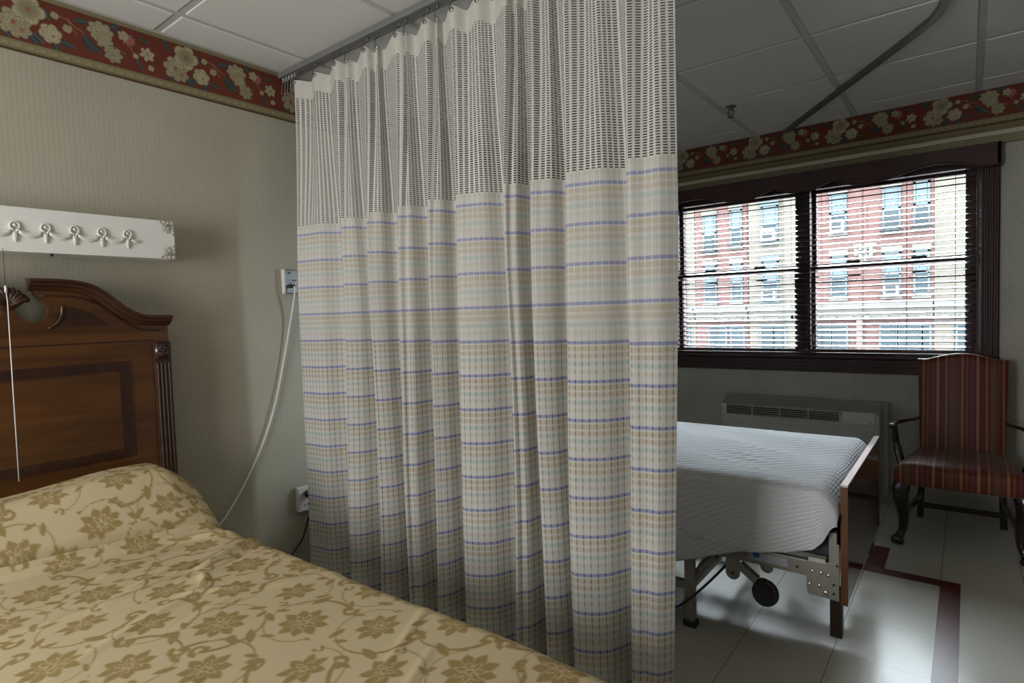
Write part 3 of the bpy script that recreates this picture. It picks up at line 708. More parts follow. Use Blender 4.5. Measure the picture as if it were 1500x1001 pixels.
def comf_top(x, y):
    dx = x-HX
    z = np.full_like(x, .600)+.006*np.sin(x*5+y*3.2)+.004*np.sin(y*7-x*4)
    # pillow under the cover
    edge = sst(.485, .33, np.abs(dx)); cr_ = 2.125-.05*dx
    tq = np.clip((y-cr_)/.17, 0, 1); rise = .68*sst(cr_-.01, cr_+.19, y)+.32*np.sqrt(np.clip(1-(1-tq)**2, 0, 1))
    z = z+rise*(.105+.085*edge)*(1-.40*sst(2.40, 2.54, y)) + .012*np.sin(x*9+1)*rise
    def ridge(p, q, w_, h, gw=None):
        (x0, y0), (x1, y1) = p, q; L2 = (x1-x0)**2+(y1-y0)**2; tt = ((x-x0)*(x1-x0)+(y-y0)*(y1-y0))/L2; tc = np.clip(tt, 0, 1)
        dd = (x-x0)*(y1-y0)-(y-y0)*(x1-x0); dd = dd/math.sqrt(L2); far = np.hypot(x-x0-tc*(x1-x0), y-y0-tc*(y1-y0))
        return h*np.exp(-(far/w_)**2)*np.sin(np.clip(tc, .0005, .9995)*PI)**.6
    z += ridge((.05, 2.150), (1.02, 2.090), .020, .019)            # rolled lip in front of the tuck
    z -= ridge((.05, 2.182), (1.02, 2.120), .009, .040)
    z += ridge((.74, 1.75), (1.02, 1.865), .017, .017); z -= ridge((.72, 1.775), (.99, 1.885), .012, .016); z -= ridge((.76, 1.70), (1.0, 1.80), .012, .008)
    z += ridge((.80, 2.08), (1.0, 1.97), .02, .012)+ridge((.55, 1.93), (.82, 2.0), .014, .008)
    z += ridge((.66, 1.68), (.80, 1.66), .02, .007)+ridge((.62, 1.62), (.76, 1.52), .012, .005)+ridge((.74, 1.72), (.70, 1.60), .012, .006)
    z += ridge((.30, 1.75), (.66, 1.70), .018, .006)+ridge((.30, 1.45), (.75, 1.62), .018, .006)+ridge((.72, .92), (1.0, 1.05), .012, .004)+ridge((.66, .82), (.86, .90), .012, .004)
    for k in range(16):
        a = rng.uniform(0, .9), rng.uniform(.6, 1.9); an = rng.uniform(-.5, .7); l = rng.uniform(.15, .4)
        z += ridge(a, (a[0]+l*math.cos(an), a[1]+l*math.sin(an)), rng.uniform(.009, .018), rng.uniform(.002, .0055))
    return z
S = np.concatenate([np.arange(-.90, -.52, .02), np.arange(-.52, .545, .0034), np.arange(.545, .93, .016)])
T_ = np.concatenate([np.arange(0, 2.06, .0036), np.arange(2.07, 2.5, .02)])    # from the head towards the foot
R_ = .055; half_w = .462
def fold(s, h):   # arclength -> horizontal offset, drop
    a = np.abs(s); flat = h-R_; ang = np.clip((a-flat)/R_, 0, PI/2)
    x = np.where(a < flat, a, flat+R_*np.sin(ang)); dr = np.where(a < flat, 0, R_*(1-np.cos(ang)))+np.maximum(0, a-flat-R_*PI/2)
    return np.sign(s)*x, dr
xs, dxs = fold(S, half_w); yt, dyt = fold(T_-0, 2.10); 
SS, TT = np.meshgrid(S, T_); XX = HX+np.meshgrid(xs, T_)[0]; DX = np.meshgrid(dxs, T_)[0]; YY = 2.545-np.meshgrid(S, yt)[1]; DY = np.meshgrid(S, dyt)[1]
x_, y_ = XX.ravel(), YY.ravel(); z_ = comf_top(x_, y_); dd = np.maximum(DX, DY).ravel()
side = sst(.03, .3, dd); z_ = np.maximum(z_*(1-.0*side)-dd, .14)
x_ = x_+np.sign(SS.ravel())*side*(.014+.010*np.sin(y_*11))*(DX.ravel() > 0)
Vc = np.stack([x_, y_, z_], 1)
zc_ = z_.reshape(XX.shape)[:, len(S)//2]; yc_ = YY[:, 0]
arcT = np.concatenate([[0], np.cumsum(np.hypot(np.diff(yc_), np.diff(zc_)))]); ARC = np.meshgrid(S, arcT)[1]
cf = link_mesh('bedcover', Vc, grid_faces(len(T_), len(S)), M['comf'], smooth=True, col=damask(SS.ravel(), ARC.ravel()))
tag(cf, 'tan bedcover with olive-gold floral scroll pattern spread over the near bed', 'bedcover')

# ------------------------------------------------------------------ wall light over the bed
FF = 2.545
wl = thing('wall_light', 'long white enamelled wall light with raised garland above the headboard', 'light', (HX, FF, 1.57))
MB().box(-.009, 1.069, FF, HY-.001, 1.570, 1.722).build('housing', M['fixt'], wl, bev=.002)
M['orn2'] = plain('antiqued_relief', (.46, .43, .36), .5, var=.5, vs=160)
gar = MB(); pos = [.898-.0845*k for k in range(9)]
for k, x in enumerate(pos):
    z = 1.640; y0 = FF-.004
    gar.tube([(x+.013*math.cos(a), y0, z+.016+.015*math.sin(a)) for a in np.linspace(-.6, PI+.6, 12)], .0032, 6)
    gar.tube([(x-.015, y0, z+.012), (x-.008, y0-.002, z+.004), (x, y0-.002, z-.004)], .004, 6); gar.tube([(x+.015, y0, z+.012), (x+.008, y0-.002, z+.004), (x, y0-.002, z-.004)], .004, 6)
    gar.ball((x, y0, z+.020), .006, (1, .6, 1), 8, 5)
    for zz, r_ in ((-.008, .008), (-.018, .0075), (-.027, .006), (-.034, .004)): gar.ball((x, y0, z+zz), r_, (1, .6, 1), 8, 5)
    nx = x-.0845 if k < 8 else x-.03
    for o_ in (0, .006, -.006): gar.tube([(x+(nx-x)*f, y0-(.002 if o_ == 0 else 0), z+.006+o_*math.sin(PI*f)-.018*math.sin(PI*f)) for f in np.linspace(.12, .88, 9)], .0045, 6)
    gar.ball(((x+nx)/2, y0-.001, z-.010), .0065, (1.2, .6, 1), 8, 5); gar.ball(((x+nx)/2-.012, y0-.001, z-.006), .005, (1, .6, 1), 8, 5); gar.ball(((x+nx)/2+.012, y0-.001, z-.006), .005, (1, .6, 1), 8, 5)
gar.tube([(.898+f*.038, FF-.004, 1.646-.016*math.sin(f*2)) for f in np.linspace(.3, 1, 6)], [.004, .005, .006, .006, .005, .004], 6)
gar.build('garland_relief', M['orn'], wl, smooth=True)
for cx_, cz_, sx_, sz_ in ((1.069, 1.722, -1, -1), (1.069, 1.570, -1, 1), (-.009, 1.722, 1, -1), (-.009, 1.570, 1, 1)):
    co_ = MB()
    for (a, b_, r_) in ((.006, .006, .006), (.018, .005, .004), (.006, .018, .004), (.028, .004, .003), (.005, .030, .003), (.016, .016, .006), (.026, .024, .003), (.042, .006, .003), (.034, .012, .003), (.006, .042, .003)):
        co_.ball((cx_+sx_*a, FF-.002, cz_+sz_*b_), r_, (1.3, .6, 1.2), 8, 5)
    for an in (.1, .5, .85, 1.25, 1.5):
        co_.tube([(cx_+sx_*(.016+f*.030*math.cos(an)), FF-.002, cz_+sz_*(.014+f*.026*math.sin(an))) for f in (0, .5, 1)], [.004, .0035, .001], 6)
    co_.v = [(cx_+(p[0]-cx_)*1.25, p[1], cz_+(p[2]-cz_)*1.25) for p in co_.v]
    co_.build('corner_relief', M['orn2'], wl, smooth=True)
pc = MB().tube([(HX-.006, FF-.006, 1.578), (HX-.006, FF-.006, 1.445)], .0009, 6); pcm = pc.build('pull_cord', M['cordd'], wl)
lo_ = MB().tube([(HX-.007, FF-.010, 1.445), (HX-.010, FF-.038, 1.40), (HX-.014, FF-.045, 1.1), (HX-.016, FF-.045, .80)], .0017, 8); lo_.disc((HX-.007, FF-.012, 1.442), (0, 0, 1), .004, .024, 12)
lo_.build('cord_extension', M['wplas'], pcm, smooth=True)['label'] = 'thicker white lower cord'
MB().box(.66, .668, FF+.02, FF+.03, 1.562, 1.570).build('switch_nub', M['black'], wl)

# ------------------------------------------------------------------ wall plates and cords
nc = thing('nurse_call_plate', 'steel nurse call plate with sockets on the wallpapered wall beside the curtain', 'wall plate', (1.66, HY, 1.44))
MB().box(1.607, 1.722, HY-.022, HY-.001, 1.441, 1.556).build('plate', M['steel'], nc, bev=.004)
MB().box(1.604, 1.612, HY-.024, HY-.001, 1.439, 1.558).build('edge_strip', M['wplas'], nc, bev=.001)
for xx, zz, r_ in ((1.636, 1.541, .004), (1.685, 1.541, .004), (1.640, 1.480, .007), (1.690, 1.480, .007), (1.700, 1.450, .006), (1.655, 1.505, .003), (1.668, 1.505, .003)): MB().disc((xx, HY-.024, zz), (0, -1, 0), r_, .008, 14).build('socket', M['black'], nc)
MB().disc((1.645, HY-.032, 1.475), (0, -1, 0), .009, .022, 14).build('plug', M['black'], nc)
cd = MB().tube(spline([(1.645, HY-.045, 1.474), (1.6455, HY-.046, 1.44), (1.631, HY-.02, 1.306), (1.587, HY-.012, 1.106), (1.533, HY-.012, .91), (1.459, HY-.012, .724), (1.366, HY-.015, .565), (1.264, HY-.03, .443), (1.16, HY-.06, .36), (1.10, HY-.10, .27)], 6), .0042, 8).build('call_cord', M['wplas'], smooth=True)
tag(cd, 'long white call cord drooping down the wallpapered wall behind the bed', 'cord')
po = thing('power_outlet', 'white power outlet box low on the wall beside the curtain', 'outlet', (1.66, HY, .343))
MB().box(1.620, 1.715, HY-.030, HY-.001, .343, .466).build('box', M['wplas'], po, bev=.004)
st = MB()
for zz in (.375, .435):
    for dx in (-.010, .010): MB().box(1.662+dx-.0015, 1.662+dx+.0015, HY-.0315, HY-.029, zz-.006, zz+.006).build('slot', M['black'], po)
MB().disc((1.672, HY-.045, .428), (0, -1, 0), .020, .03, 18).build('plug', M['black'], po)
pw = MB().tube(spline([(1.672, HY-.058, .420), (1.674, HY-.060, .36), (1.667, HY-.03, .296), (1.64, HY-.02, .21), (1.598, HY-.015, .161), (1.52, HY-.02, .10), (1.44, HY-.04, .012), (1.2, HY-.1, .006)], 6), .0045, 8).build('power_cord', M['black'], po, smooth=True)

# ------------------------------------------------------------------ sprinkler
spk = thing('fire_sprinkler', 'small bronze pendent sprinkler head under the ceiling tiles', 'sprinkler', (3.70, 1.14, 2.44))
MB().disc((3.70, 1.14, CH-.006), (0, 0, 1), .034, .010, 20, [(0, .006), (.036, .006), (.030, -.002), (.014, -.006), (0, -.006)]).build('escutcheon', M['track2'], spk, smooth=True)
s2 = MB().tube([(3.70, 1.14, 2.515), (3.70, 1.14, 2.494)], .011, 10)
for s in (1, -1): s2.tube([(3.70, 1.14+s*.010, 2.50), (3.70, 1.14+s*.018, 2.48), (3.70, 1.14+s*.010, 2.455), (3.70, 1.14, 2.452)], .004, 8)
s2.tube([(3.70, 1.14, 2.495), (3.70, 1.14, 2.455)], .003, 6)
s2.build('frame', M['track2'], spk)
MB().disc((3.70, 1.14, 2.449), (0, 0, 1), .017, .004, 16).build('deflector', M['track2'], spk)

# ------------------------------------------------------------------ through-wall air unit
pt = thing('air_conditioner', 'beige through-wall heating and cooling unit under the window', 'air conditioner', (4.36, .92, .06))
PY0, PY1 = .428, 1.412
sl = MB().box(4.40, WX-.009, .398, 1.452, .055, .652).build('wall_sleeve', M['ptacl'], pt, bev=.014, seg=3)
cv = MB().prism([(4.42, .09), (4.262, .09), (4.250, .14), (4.250, .585), (4.262, .612), (4.40, .648), (4.42, .648)], 1, PY0, PY1).build('front_cover', M['ptac'], pt, bev=.008, seg=3)
gr = MB().box(4.2485, 4.27, .653, 1.372, .540, .604).build('outlet_cavity', M['dark'], cv)
lv = MB()
for k in range(5):
    z = .545+k*.0138; lv.prism([(4.244, z), (4.262, z+.007), (4.262, z+.0095), (4.244, z+.0025)], 1, .650, 1.375)
for yy in (.650, .833, 1.010, 1.190, 1.370): lv.box(4.243, 4.262, yy-.003, yy+.003, .538, .606)
lv.build('outlet_louvre', M['ptac'], cv)
ig = MB()
for k in range(22): z = .13+k*.0170; ig.box(4.245, 4.252, .66, 1.375, z, z+.0085)
ig.build('intake_grille', M['ptac'], cv); MB().box(4.2440, 4.251, .66, 1.02, .500, .522).build('trim_bar', M['ptac'], cv)
ld = MB().box(4.243, 4.256, .452, .634, .530, .612).build('control_lid', M['ptacl'], cv, bev=.006, seg=3)
MB().disc((4.2425, .478, .548), (1, 0, 0), .006, .002, 14).build('lid_mark', M['alum'], ld)

# ------------------------------------------------------------------ striped armchair
ch = thing('armchair', 'black-framed armchair upholstered in dark red and gold stripes, by the window wall', 'armchair', (3.98, .028, 0))
def cushion(f, nx, ny, name, m):   # f(a,b,side) -> point, closed shell
    A = np.linspace(-1, 1, nx); Bb = np.linspace(-1, 1, ny); V = []
    for s in (1, -1):
        for b_ in Bb:
            for a in A: V.append(f(a, b_, s))
    F = []
    n = nx*ny
    for j in range(ny-1):
        for i in range(nx-1):
            q = j*nx+i; F.append((q, q+1, q+nx+1, q+nx)); F.append((n+q, n+q+nx, n+q+nx+1, n+q+1))
    for i in range(nx-1): F.append((i, n+i, n+i+1, i+1)); k = (ny-1)*nx+i; F.append((k, k+1, n+k+1, n+k))
    for j in range(ny-1): k = j*nx; F.append((k, k+nx, n+k+nx, n+k)); k = j*nx+nx-1; F.append((k, n+k, n+k+nx, k+nx))
    return link_mesh(name, V, F, m, ch, smooth=True)
def rnd(a, w, r):   # rounding 0..1 at edge
    d = np.clip((1-abs(a))*w/r, 0, 1); return math.sqrt(max(0, 1-(1-d)**2))
def warp(a): return math.copysign(1-(1-abs(a))**2.2, a)
def seat(a, b_, s):
    a = warp(a); b_ = warp(b_)
    xx = 3.955+b_*.250; yc = .028; hw = .205+.078*(1-(b_+1)/2); y = yc+a*hw
    bow = -.02*(1-a*a)*(b_ < 0)*abs(b_); r = rnd(a, .27, .05)*rnd(b_, .25, .05)
    z = (.405+.038*r+.022*(1-a*a)*(1-b_*b_)) if s > 0 else (.345-.022*r)
    return (xx+bow, y, z)
cushion(seat, 30, 26, 'seat', M['stripe'])
def backr(a, b_, s):
    a = warp(a); b_ = warp(b_)
    h = (b_+1)/2; top = .955+.036*math.cos(min(1, abs(a)/.78)*PI/2)**1.0*(1 if abs(a) < .78 else 0); z = .40+(top-.40)*h
    hw = .196+.016*h; y = .026+a*hw; xm = 4.225+.085*h; r = rnd(a, .2, .035)*rnd(b_, .28, .035)
    return (xm-(.012+.026*r+.010*(1-a*a))*s*1.0 if s > 0 else xm+.012+.02*r, y, z)
cushion(backr, 26, 30, 'backrest', M['stripe'])
def mirr(P): return [(x, .056-y, z) for x, y, z in P]
for fl in (0, 1):
    mm = mirr if fl else (lambda P: P)
    a = MB().tube(mm([tuple(p) for p in spline([(4.27, .232, .598), (4.19, .246, .602), (4.10, .276, .612), (4.0, .318, .612), (3.91, .336, .608), (3.875, .334, .606)], 5)]), [.012]*6+[.015]*6+[.018]*6+[.021]*7+[.016], 10)
    a.v = [(p[0], p[1], .608+(p[2]-.608)*.62) for p in a.v]
    ao = a.build('arm', M['black_wood'], ch, smooth=True)
    MB().tube(mm([tuple(p) for p in spline([(3.945, .326, .605), (3.955, .326, .56), (3.965, .320, .50), (3.950, .305, .43), (3.93, .286, .36)], 5)]), [.014]*6+[.017]*6+[.021]*9, 10).build('arm_support', M['black_wood'], ao, smooth=True)
    L = spline([(3.765, .262, .365), (3.742, .278, .315), (3.735, .284, .26), (3.745, .272, .17), (3.748, .270, .10), (3.738, .280, .055), (3.722, .292, .028), (3.716, .296, .004)], 3)
    rads = np.interp(np.linspace(0, 1, len(L)), [0, .15, .3, .5, .68, .78, .88, 1], [.036, .042, .038, .024, .019, .020, .033, .029])
    MB().tube(mm([tuple(p) for p in L]), [float(r) for r in rads], 12).build('leg', M['black_wood'], ch, smooth=True)
    k = MB(); k.bar(*mm([(4.245, .212, .36), (4.255, .222, 0)]), .034, .034); k.build('leg', M['black_wood'], ch, bev=.003)
    k = MB(); k.bar(*mm([(3.75, .268, .15), (4.245, .215, .15)]), .018, .034); k.build('stretcher', M['black_wood'], ch, bev=.003)
k = MB(); k.bar((4.12, -.170, .115), (4.12, .226, .115), .018, .030); k.build('stretcher', M['black_wood'], ch, bev=.003)
k = MB().box(3.78, 4.2, -.18, .236, .325, .352); k.build('seat_rail', M['black_wood'], ch)

# ------------------------------------------------------------------ hospital bed
hbx = thing('hospital_bed', 'adjustable hospital bed with dark footboard, beyond the curtain', 'bed', (2.74, 1.4, 0))
X0, X1 = 2.28, 3.20
fbd = MB().box(X0, X1, .3265, .3445, .252, .670).build('footboard', M['footface'], hbx)
MB().box(X0, X1, .3245, .3465, .669, .677).build('top_edge_band', M['footedge'], fbd, bev=.001)['label'] = 'edge band along the top, window reflection painted pale'
for xe in (X0-.004, X1-.001): MB().box(xe, xe+.005, .3245, .3465, .250, .670).build('side_edge_band', M['footside'], fbd)['label'] = 'reddish wood edge band'
MB().box(X0, X1, 2.585, 2.61, .25, .95).build('head_panel', M['footface'], hbx)
for s, xr in ((1, X0), (-1, X1)):
    xa, xb = sorted((xr, xr+s*.028)); xpl = sorted((xr-s*.002, xr+s*.004))
    MB().box(xa, xb, .40, 2.56, .326, .384).build('side_rail', M['bedmetal'], hbx, bev=.004)
    poly = [(.352, .462), (.374, .462), (.380, .392), (.456, .384), (.456, .275), (.448, .263), (.352, .259)]
    pl = MB().prism([(a, b_) for a, b_ in poly], 0, xpl[0], xpl[1]).build('corner_plate', M['bedmetal'], hbx, bev=.001)
    for yy, zz in ((.436, .350), (.408, .350), (.385, .346), (.446, .301), (.414, .302), (.393, .280)): MB().disc((xr-s*.004, yy, zz), (-s, 0, 0), .0062 if zz != .280 else .009, .007, 12).build('bolt', M['bolt'], pl, smooth=True)
    for yy, zz in ((.369, .315), (.369, .283), (.358, .386), (.488, .353)): MB().disc((xr-s*.0025, yy, zz), (-s, 0, 0), .0045, .003, 10).build('bolt_hole', M['black'], pl)
    x2 = sorted((xr+s*.004, xr+s*.042))
    MB().box(x2[0], x2[1], .345, .383, .122, .30).build('leg', M['bedlegd'], hbx, bev=.003)
    x3 = sorted((xr+s*.0, xr+s*.036))
    lg = MB().box(x3[0], x3[1], .878, .916, .02, .33).build('leg', M['bedmetal'], hbx, bev=.003)
    MB().box(x3[0]-.006, x3[1]+.006, .870, .924, 0, .026).build('rubber_foot', M['rubber'], lg, bev=.006)
    x3b = sorted((xr, xr+s*.036)); lg2 = MB().box(x3b[0], x3b[1], 2.2, 2.24, .02, .33).build('leg', M['bedmetal'], hbx, bev=.003)
    MB().box(x3b[0]-.006, x3b[1]+.006, 2.19, 2.25, 0, .026).build('rubber_foot', M['rubber'], lg2, bev=.006)
    MB().box(x3[0]+.004, x3[1]-.004, .91, 2.2, .152, .184).build('lower_rail', M['bedmetal'], hbx, bev=.003)
    tb = []
    for yc, zc, r_, zt in ((.719, .272, .0265, .34), (.605, .305, .0235, .34)):
        n = 12; pg = [(yc-r_, zt), (yc-r_, zc)]+[(yc-r_*math.cos(a), zc-r_*math.sin(a)) for a in np.linspace(.2, PI-.2, n)]+[(yc+r_, zc), (yc+r_, zt)]
        off = 0 if yc > .7 else .045
        tabs = MB().prism(pg, 0, xr+s*(off-.001), xr+s*(off+.004)).build('pivot_tab', M['bedmetal'], hbx)
        MB().disc((xr+s*(off-.003), yc, zc), (-s, 0, 0), .0055, .005, 10).build('pivot_bolt', M['bolt'] if off else M['black'], tabs)
    am = MB().bar((xr+s*.022, .700, .303), (xr+s*.022, .634, .256), .03, .03).build('caster_arm', M['bedmetal'], hbx, bev=.003)
    ca = MB().tube([(xr+s*.022, .640, .260), (xr+s*.022, .622, .247)], .008, 10)
    ca.tube([(xr+s*.022, .626, .250), (xr+s*.014, .612, .262), (xr+s*.012, .600, .262)], .012, 8)
    cs = ca.build('caster', M['black'], hbx)
    MB().disc((xr+s*.012, .602, .218), (-1, .12, .2), .049, .026, 32, [(0, -.012), (.036, -.012), (.038, -.015), (.044, -.013), (.049, -.006), (.049, .006), (.044, .013), (.038, .015), (.036, .012), (0, .012)]).build('wheel', M['rubber'], cs, smooth=True)
    arm = MB(); P = spline([(xr+s*.05, .80, .30), (xr+s*.05, .855, .245), (xr+s*.05, .905, .15), (xr+s*.05, .93, .05), (xr+s*.05, .935, .02)], 5)
    arm.tube(P, .017, 8).build('lift_arm', M['bedmetal'], hbx, smooth=True)
MB().box(X0+.03, X1-.03, .41, .44, .335, .375).build('cross_member', M['bedmetal'], hbx)
MB().box(X0+.03, X1-.03, .880, .912, .27, .31).build('cross_member', M['bedmetal'], hbx)
MB().box(X0+.036, X1-.036, .885, .907, .152, .184).build('cross_member', M['bedmetal'], hbx)
MB().box(X0+.004, X0+.03, .36, .385, .375, .50).build('mattress_stop', M['bedmetal'], hbx)
MB().box(X0-.004, X0+.03, .395, .45, .385, .400).build('latch_block', M['ptacl'], hbx)
MB().box(X0-.0015, X0+.002, .52, .66, .342, .374).build('rating_sticker', M['label'], hbx)
MB().disc((X0-.002, .630, .366), (-1, 0, 0), .013, .002, 18).build('round_sticker', M['labelb'], hbx)
MB().box(X0+.03, X1-.03, .365, 2.56, .39, .50).box(X0+.02, X1-.02, .375, 2.5, .49, .625).build('mattress', M['mattress'], hbx, bev=.03, seg=3)
cb = MB().tube(spline([(2.30, .72, .33), (2.292, .76, .275), (2.27, .83, .19), (2.262, .90, .115), (2.262, .945, .078), (2.262, 1.0, .066), (2.25, 1.2, .05), (2.2, 1.6, .01)], 6), .005, 8)
cb.build('control_cable', M['black'], hbx, smooth=True)['label'] = 'black cable under the frame'
# blanket
hemY = [.36, .375, .397, .429, .519, .614, .663, .793, .939, 1.2, 1.6, 2.5]; hemZ = [.535, .520, .472, .436, .408, .392, .386, .330, .276, .262, .27, .27]
Yb = np.concatenate([np.arange(.352, 1.4, .008), np.arange(1.4, 2.56, .03)])
Sx = np.linspace(0, 1, 130)
V = []; UVb = []
for y0 in Yb:
    hz = np.interp(y0, hemY, hemZ); hz2 = .42
    foot = sst(.352, .44, y0); endz = .585+.075*math.sqrt(max(0, foot*(2-foot)))
    for s in Sx:
        # cross path: near hem -> up -> across -> far hem
        if s < .3:
            f = s/.3; z = hz+(endz-.022-hz)*f; x = 2.252+.012*math.sin(y0*17+f*2)*(1-f)*.7-.006*math.sin(PI*f); 
            # second ply lies proud above the diagonal fold
            fz = np.interp(y0, [.3, .663, .77, .874, .93, 2], [.2, .388, .383, .40, .43, .60]); x -= .007*float(sst(-.004, .006, z-fz))*(y0 > .6); 
        elif s < .38:
            f = (s-.3)/.08*PI/2; x = 2.274-.022*math.cos(f)+0*f; z = endz-.022+.022*math.sin(f); x += .03*(s-.3)/.08
        elif s < .8:
            f = (s-.38)/.42; x = 2.304+f*(3.17-2.304); z = endz
            z += .004*math.sin(x*8+y0*5)+.003*math.sin(x*17-y0*9)
        elif s < .86:
            f = (s-.8)/.06*PI/2; x = 3.17+.03*math.sin(f); z = endz-.03+.03*math.cos(f)
        else:
            f = (s-.86)/.14; x = 3.205+.008*math.sin(y0*20); z = endz-.03+(hz2-endz+.03)*f
        if .38 <= s <= .8:
            for (wx_, wy_, l_, h_) in ((2.55, .72, .10, .006), (2.62, .78, .12, .006), (2.48, .82, .11, .005), (2.72, .70, .09, .006), (2.8, .84, .10, .005), (2.50, 1.15, .10, .005), (2.40, .66, .07, .005)):
                dy = y0-wy_-.35*(x-wx_)*.4; z += h_*math.exp(-((dy)/.010)**2)*math.exp(-((x-wx_)/l_)**2)*.0 + h_*math.exp(-(((x-wx_)-.2*(y0-wy_))/.012)**2)*math.exp(-((y0-wy_)/l_)**2)
        V.append((x, y0, z)); UVb.append((s*1.55, y0))
bk = link_mesh('blanket', V, grid_faces(len(Yb), len(Sx)), M['blanket'], smooth=True, uv=UVb)
so_ = bk.modifiers.new('thick', 'SOLIDIFY'); so_.thickness = .005; so_.offset = 1
tag(bk, 'white woven blanket draped over the hospital bed beyond the curtain', 'blanket')

# ------------------------------------------------------------------ street opposite
FX = 19.0
MBx = MB
struct(MB().box(5.5, 60, -40, 50, -4.6, -4.5).build('exterior_street', M['asph'], loc=(19, 0, -4.6)))
def facade(name, label, y0, y1, mat, top, wins, ground=True, corn=True, grp='row of brick buildings across the street'):
    root = thing(name, label, 'building', (FX+3, (y0+y1)/2, -4.5), grp)
    MB().box(FX, FX+7, y0, y1, -4.5, top).build('wall', mat, root)
    MB().box(FX-.12, FX+.02, y0+.02, y1-.02, top-.5, top).box(FX-.3, FX+.02, y0+.02, y1-.02, top-.15, top+.02).build('roof_cornice', M['stone'], root)
    if corn:
        c = MB().box(FX-.10, FX+.02, y0+.01, y1-.01, .80, 1.22).box(FX-.28, FX+.02, y0+.01, y1-.01, 1.16, 1.26)
        k = y0+.15
        while k < y1-.25: c.box(FX-.2, FX+.02, k, k+.16, .80, .92); k += .42
        c.build('street_cornice', M['stone'], root)
    for (a, b_, z0, z1, ac) in wins:
        w = MB().box(FX-.035, FX+.01, a, b_, z0, z1).build('window', M['extglass'], root)
        f = MB(); zm = (z0+z1)/2
        for q in ((a, a+.05, z0, z1), (b_-.05, b_, z0, z1), (a, b_, z0, z0+.05), (a, b_, z1-.05, z1), (a, b_, zm-.03, zm+.03)): f.box(FX-.06, FX+.01, *q)
        f.build('window_frame', M['shade'], w)
        MB().box(FX-.045, FX, a+.06, b_-.06, zm+.03, z1-.06).build('window_shade', M['shade'], w)
        MB().box(FX-.09, FX+.01, a-.03, b_+.03, z1, z1+.16).box(FX-.12, FX+.01, a-.03, b_+.03, z0-.1, z0).build('lintel_and_sill', M['stone'] if mat is M['brr'] else M['shade'], w)
        if ac == 2:
            g = MB().box(FX-.30, FX-.04, a-.05, b_+.05, z0-.02, z0+.0); k = a-.05
            while k < b_+.04: g.box(FX-.30, FX-.285, k, k+.015, z0, z0+.28); k += .07
            g.box(FX-.30, FX-.285, a-.05, b_+.05, z0+.27, z0+.29); g.build('iron_guard', M['extmet'], w)
        if ac == 1:
            o = MB().box(FX-.34, FX-.05, a+.04, b_-.04, z0+.0, z0+.34).build('case', M['acbox'], thing('window_air_conditioner', 'small white air conditioner in an upper window across the street, %s' % ('left window view' if a > 4 else 'right window view'), 'air conditioner', (FX-.2, (a+b_)/2, z0), 'air conditioners in windows across the street'), bev=.02)
            MB().box(FX-.345, FX-.335, a+.10, b_-.10, z0+.06, z0+.26).build('grille', M['extmet'], o.parent)
    return root
def shops(root, ys, z0=-.6, z1=.62):
    for a, b_ in ys:
        w = MB().box(FX-.05, FX+.01, a, b_, z0, z1).build('shop_window', M['extglass'], root)
        MB().box(FX-.08, FX+.01, a-.03, b_+.03, z1, z1+.1).box(FX-.07, FX+.01, a-.05, a, z0, z1).box(FX-.07, FX+.01, b_, b_+.05, z0, z1).build('window_frame', M['shade'], w)
U0, U1, L0, L1 = 3.2, 4.38, 1.45, 2.62
rA = facade('brick_building', 'buff brick building across the street, furthest right through the blind', -9, .70, M['brb'], 8.3, [(-.9, -.4, U0, U1, 0), (-2.2, -1.7, U0, U1, 0), (-.9, -.4, L0, L1, 0), (-2.2, -1.7, L0, L1, 0)])
shops(rA, [(-.5, .2), (-1.6, -.7)])
rB = facade('brick_building', 'red brick building across the street with a carved plaque, seen through the right window', .71, 3.9, M['brr'], 8.7, [(2.70, 3.13, 3.28, U1, 1), (1.43, 1.85, U0, U1, 2), (.79, 1.15, U0+.03, U1+.04, 2), (2.70, 3.12, L0, L1, 0), (1.42, 1.85, L0, L1, 1), (.79, 1.15, L0, L1, 0)])
shops(rB, [(.80, .92), (.98, 1.46), (1.53, 1.88), (2.72, 3.05), (3.12, 3.5)])
pq = MB().box(FX-.05, FX+.01, 1.98, 2.55, 2.84, 2.92).box(FX-.05, FX, 2.22, 2.34, 2.2, 2.8)
for k in range(14): a = k*2*PI/14; pq.ball((FX-.04, 2.27+.17*math.cos(a)*(1+.4*(k % 2)), 2.68+.12*math.sin(a)), .06, (.5, 1, 1), 8, 5)
pq.ball((FX-.05, 2.27, 2.68), .08, (.5, 1, 1), 8, 5); pq.build('carved_plaque', M['stone'], rB)
MB().box(FX-.04, FX+.01, 2.22, 2.42, 3.3, 4.0).build('dark_niche', M['brr'], rB)
MB().box(FX-.15, FX+.01, 2.30, 2.46, -4.5, .8).box(FX-.15, FX+.01, 1.9, 2.3, -4.5, .1).build('pink_pier', M['pink'], rB)
rC = facade('brick_building', 'buff brick building across the street between two red ones, behind the window mullion', 3.92, 5.38, M['brb'], 8.4, [(4.50, 4.98, 3.20, 4.28, 1), (4.5, 4.98, L0, L1, 1)])
shops(rC, [(4.35, 4.62), (4.68, 5.0)])
rD = facade('brick_building', 'weathered red brick building across the street, seen through the left window', 5.40, 7.05, M['brr'], 8.2, [(5.55, 5.92, U0-.05, U1-.08, 2), (6.35, 6.78, U0-.15, U1-.15, 2), (5.55, 5.92, L0, L1, 0), (6.35, 6.78, L0, L1, 0)])
shops(rD, [(5.55, 5.9), (6.1, 6.6)])
rE = facade('brick_building', 'buff brick building across the street, furthest left beside the curtain', 7.07, 15, M['brb'], 8.5, [(7.4, 7.9, U0, U1, 0), (8.6, 9.1, U0, U1, 0), (7.4, 7.9, L0, L1, 0)])
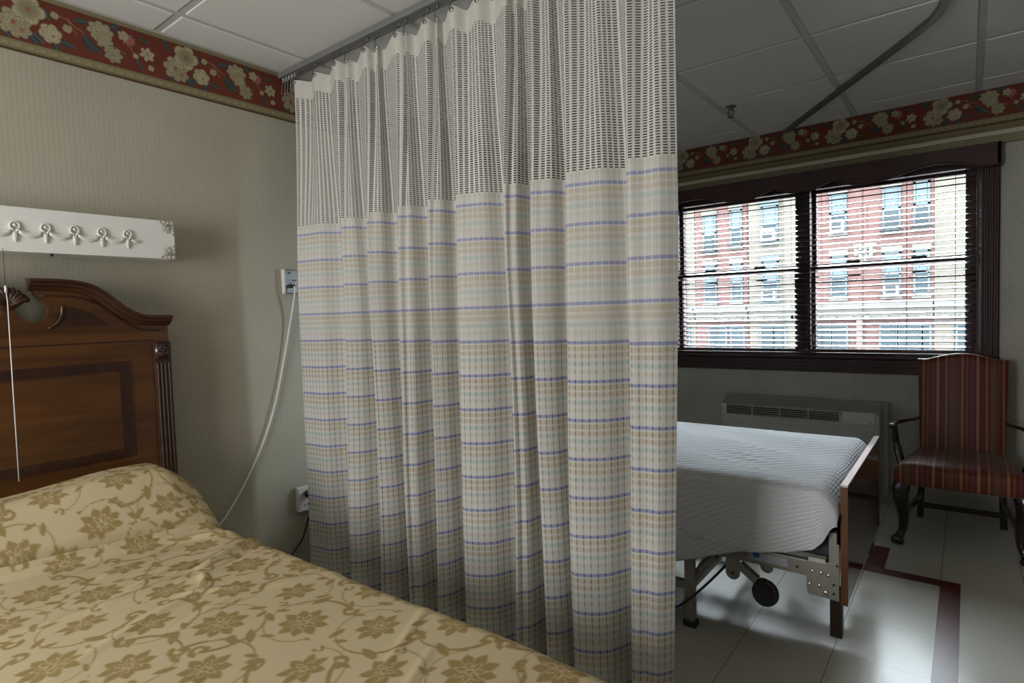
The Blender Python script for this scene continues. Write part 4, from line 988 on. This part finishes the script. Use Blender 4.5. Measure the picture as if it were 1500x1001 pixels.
shops(rE, [(7.3, 7.8), (8.0, 8.6)])

# ------------------------------------------------------------------ light
W = bpy.data.worlds.new('overcast'); scene.world = W; W.use_nodes = True; wt = W.node_tree
bgn = wt.nodes['Background']; tc = wt.nodes.new('ShaderNodeTexCoord'); gx = wt.nodes.new('ShaderNodeSeparateXYZ'); wt.links.new(tc.outputs['Generated'], gx.inputs[0])
rp = wt.nodes.new('ShaderNodeValToRGB'); wt.links.new(gx.outputs[2], rp.inputs[0])
rp.color_ramp.elements[0].position = 0; rp.color_ramp.elements[0].color = (.72, .80, .90, 1); rp.color_ramp.elements[1].position = .6; rp.color_ramp.elements[1].color = (.86, .93, 1, 1)
wt.links.new(rp.outputs[0], bgn.inputs[0]); bgn.inputs[1].default_value = 60.0
def area(name, loc, rot, sx, sy, power, col, portal=False):
    l = bpy.data.lights.new(name, 'AREA'); l.shape = 'RECTANGLE'; l.size = sx; l.size_y = sy; l.energy = power; l.color = col
    if portal: l.cycles.is_portal = True
    o = bpy.data.objects.new(name, l); COL.objects.link(o); o.location = loc; o.rotation_euler = rot; return o
area('window_portal', (WX+.3, .9, 1.54), (0, PI/2, 0), 1.3, 2.1, 1, (1, 1, 1), True)
area('alcove_fill_light', (LX-.02, (A0+A1)/2, (B0+B1)/2), (0, -PI/2, 0), B1-B0-.1, A1-A0-.1, 60, (.98, .99, 1.0))  # unseen lamp added to brighten the near bed and curtain from the left
# ------------------------------------------------------------------ camera
R = [[0.6118272191543306, -0.7903495441278262, -0.031859880709383503], [-0.058144573478257765, -0.004768543573390616, -0.9982967843117697], [0.7888514831556764, 0.6126376246110959, -0.048872061895971756]]
cam = bpy.data.cameras.new('camera'); cam.sensor_width = 36; cam.lens = 861.149/1500*36; cam.clip_start = .02; cam.clip_end = 200
co = bpy.data.objects.new('camera', cam); COL.objects.link(co)
mw = Matrix(((R[0][0], -R[1][0], -R[2][0], 0), (R[0][1], -R[1][1], -R[2][1], 0), (R[0][2], -R[1][2], -R[2][2], 1.31), (0, 0, 0, 1)))
co.matrix_world = mw; scene.camera = co
scene.view_settings.view_transform = 'Standard'; scene.view_settings.look = 'None'; scene.view_settings.exposure = 0; scene.view_settings.gamma = 1
scene.view_settings.use_curve_mapping = False
scene.cycles.use_denoising = True; scene.cycles.max_bounces = 8; scene.cycles.transparent_max_bounces = 24; scene.cycles.sample_clamp_indirect = 6; scene.cycles.caustics_reflective = False
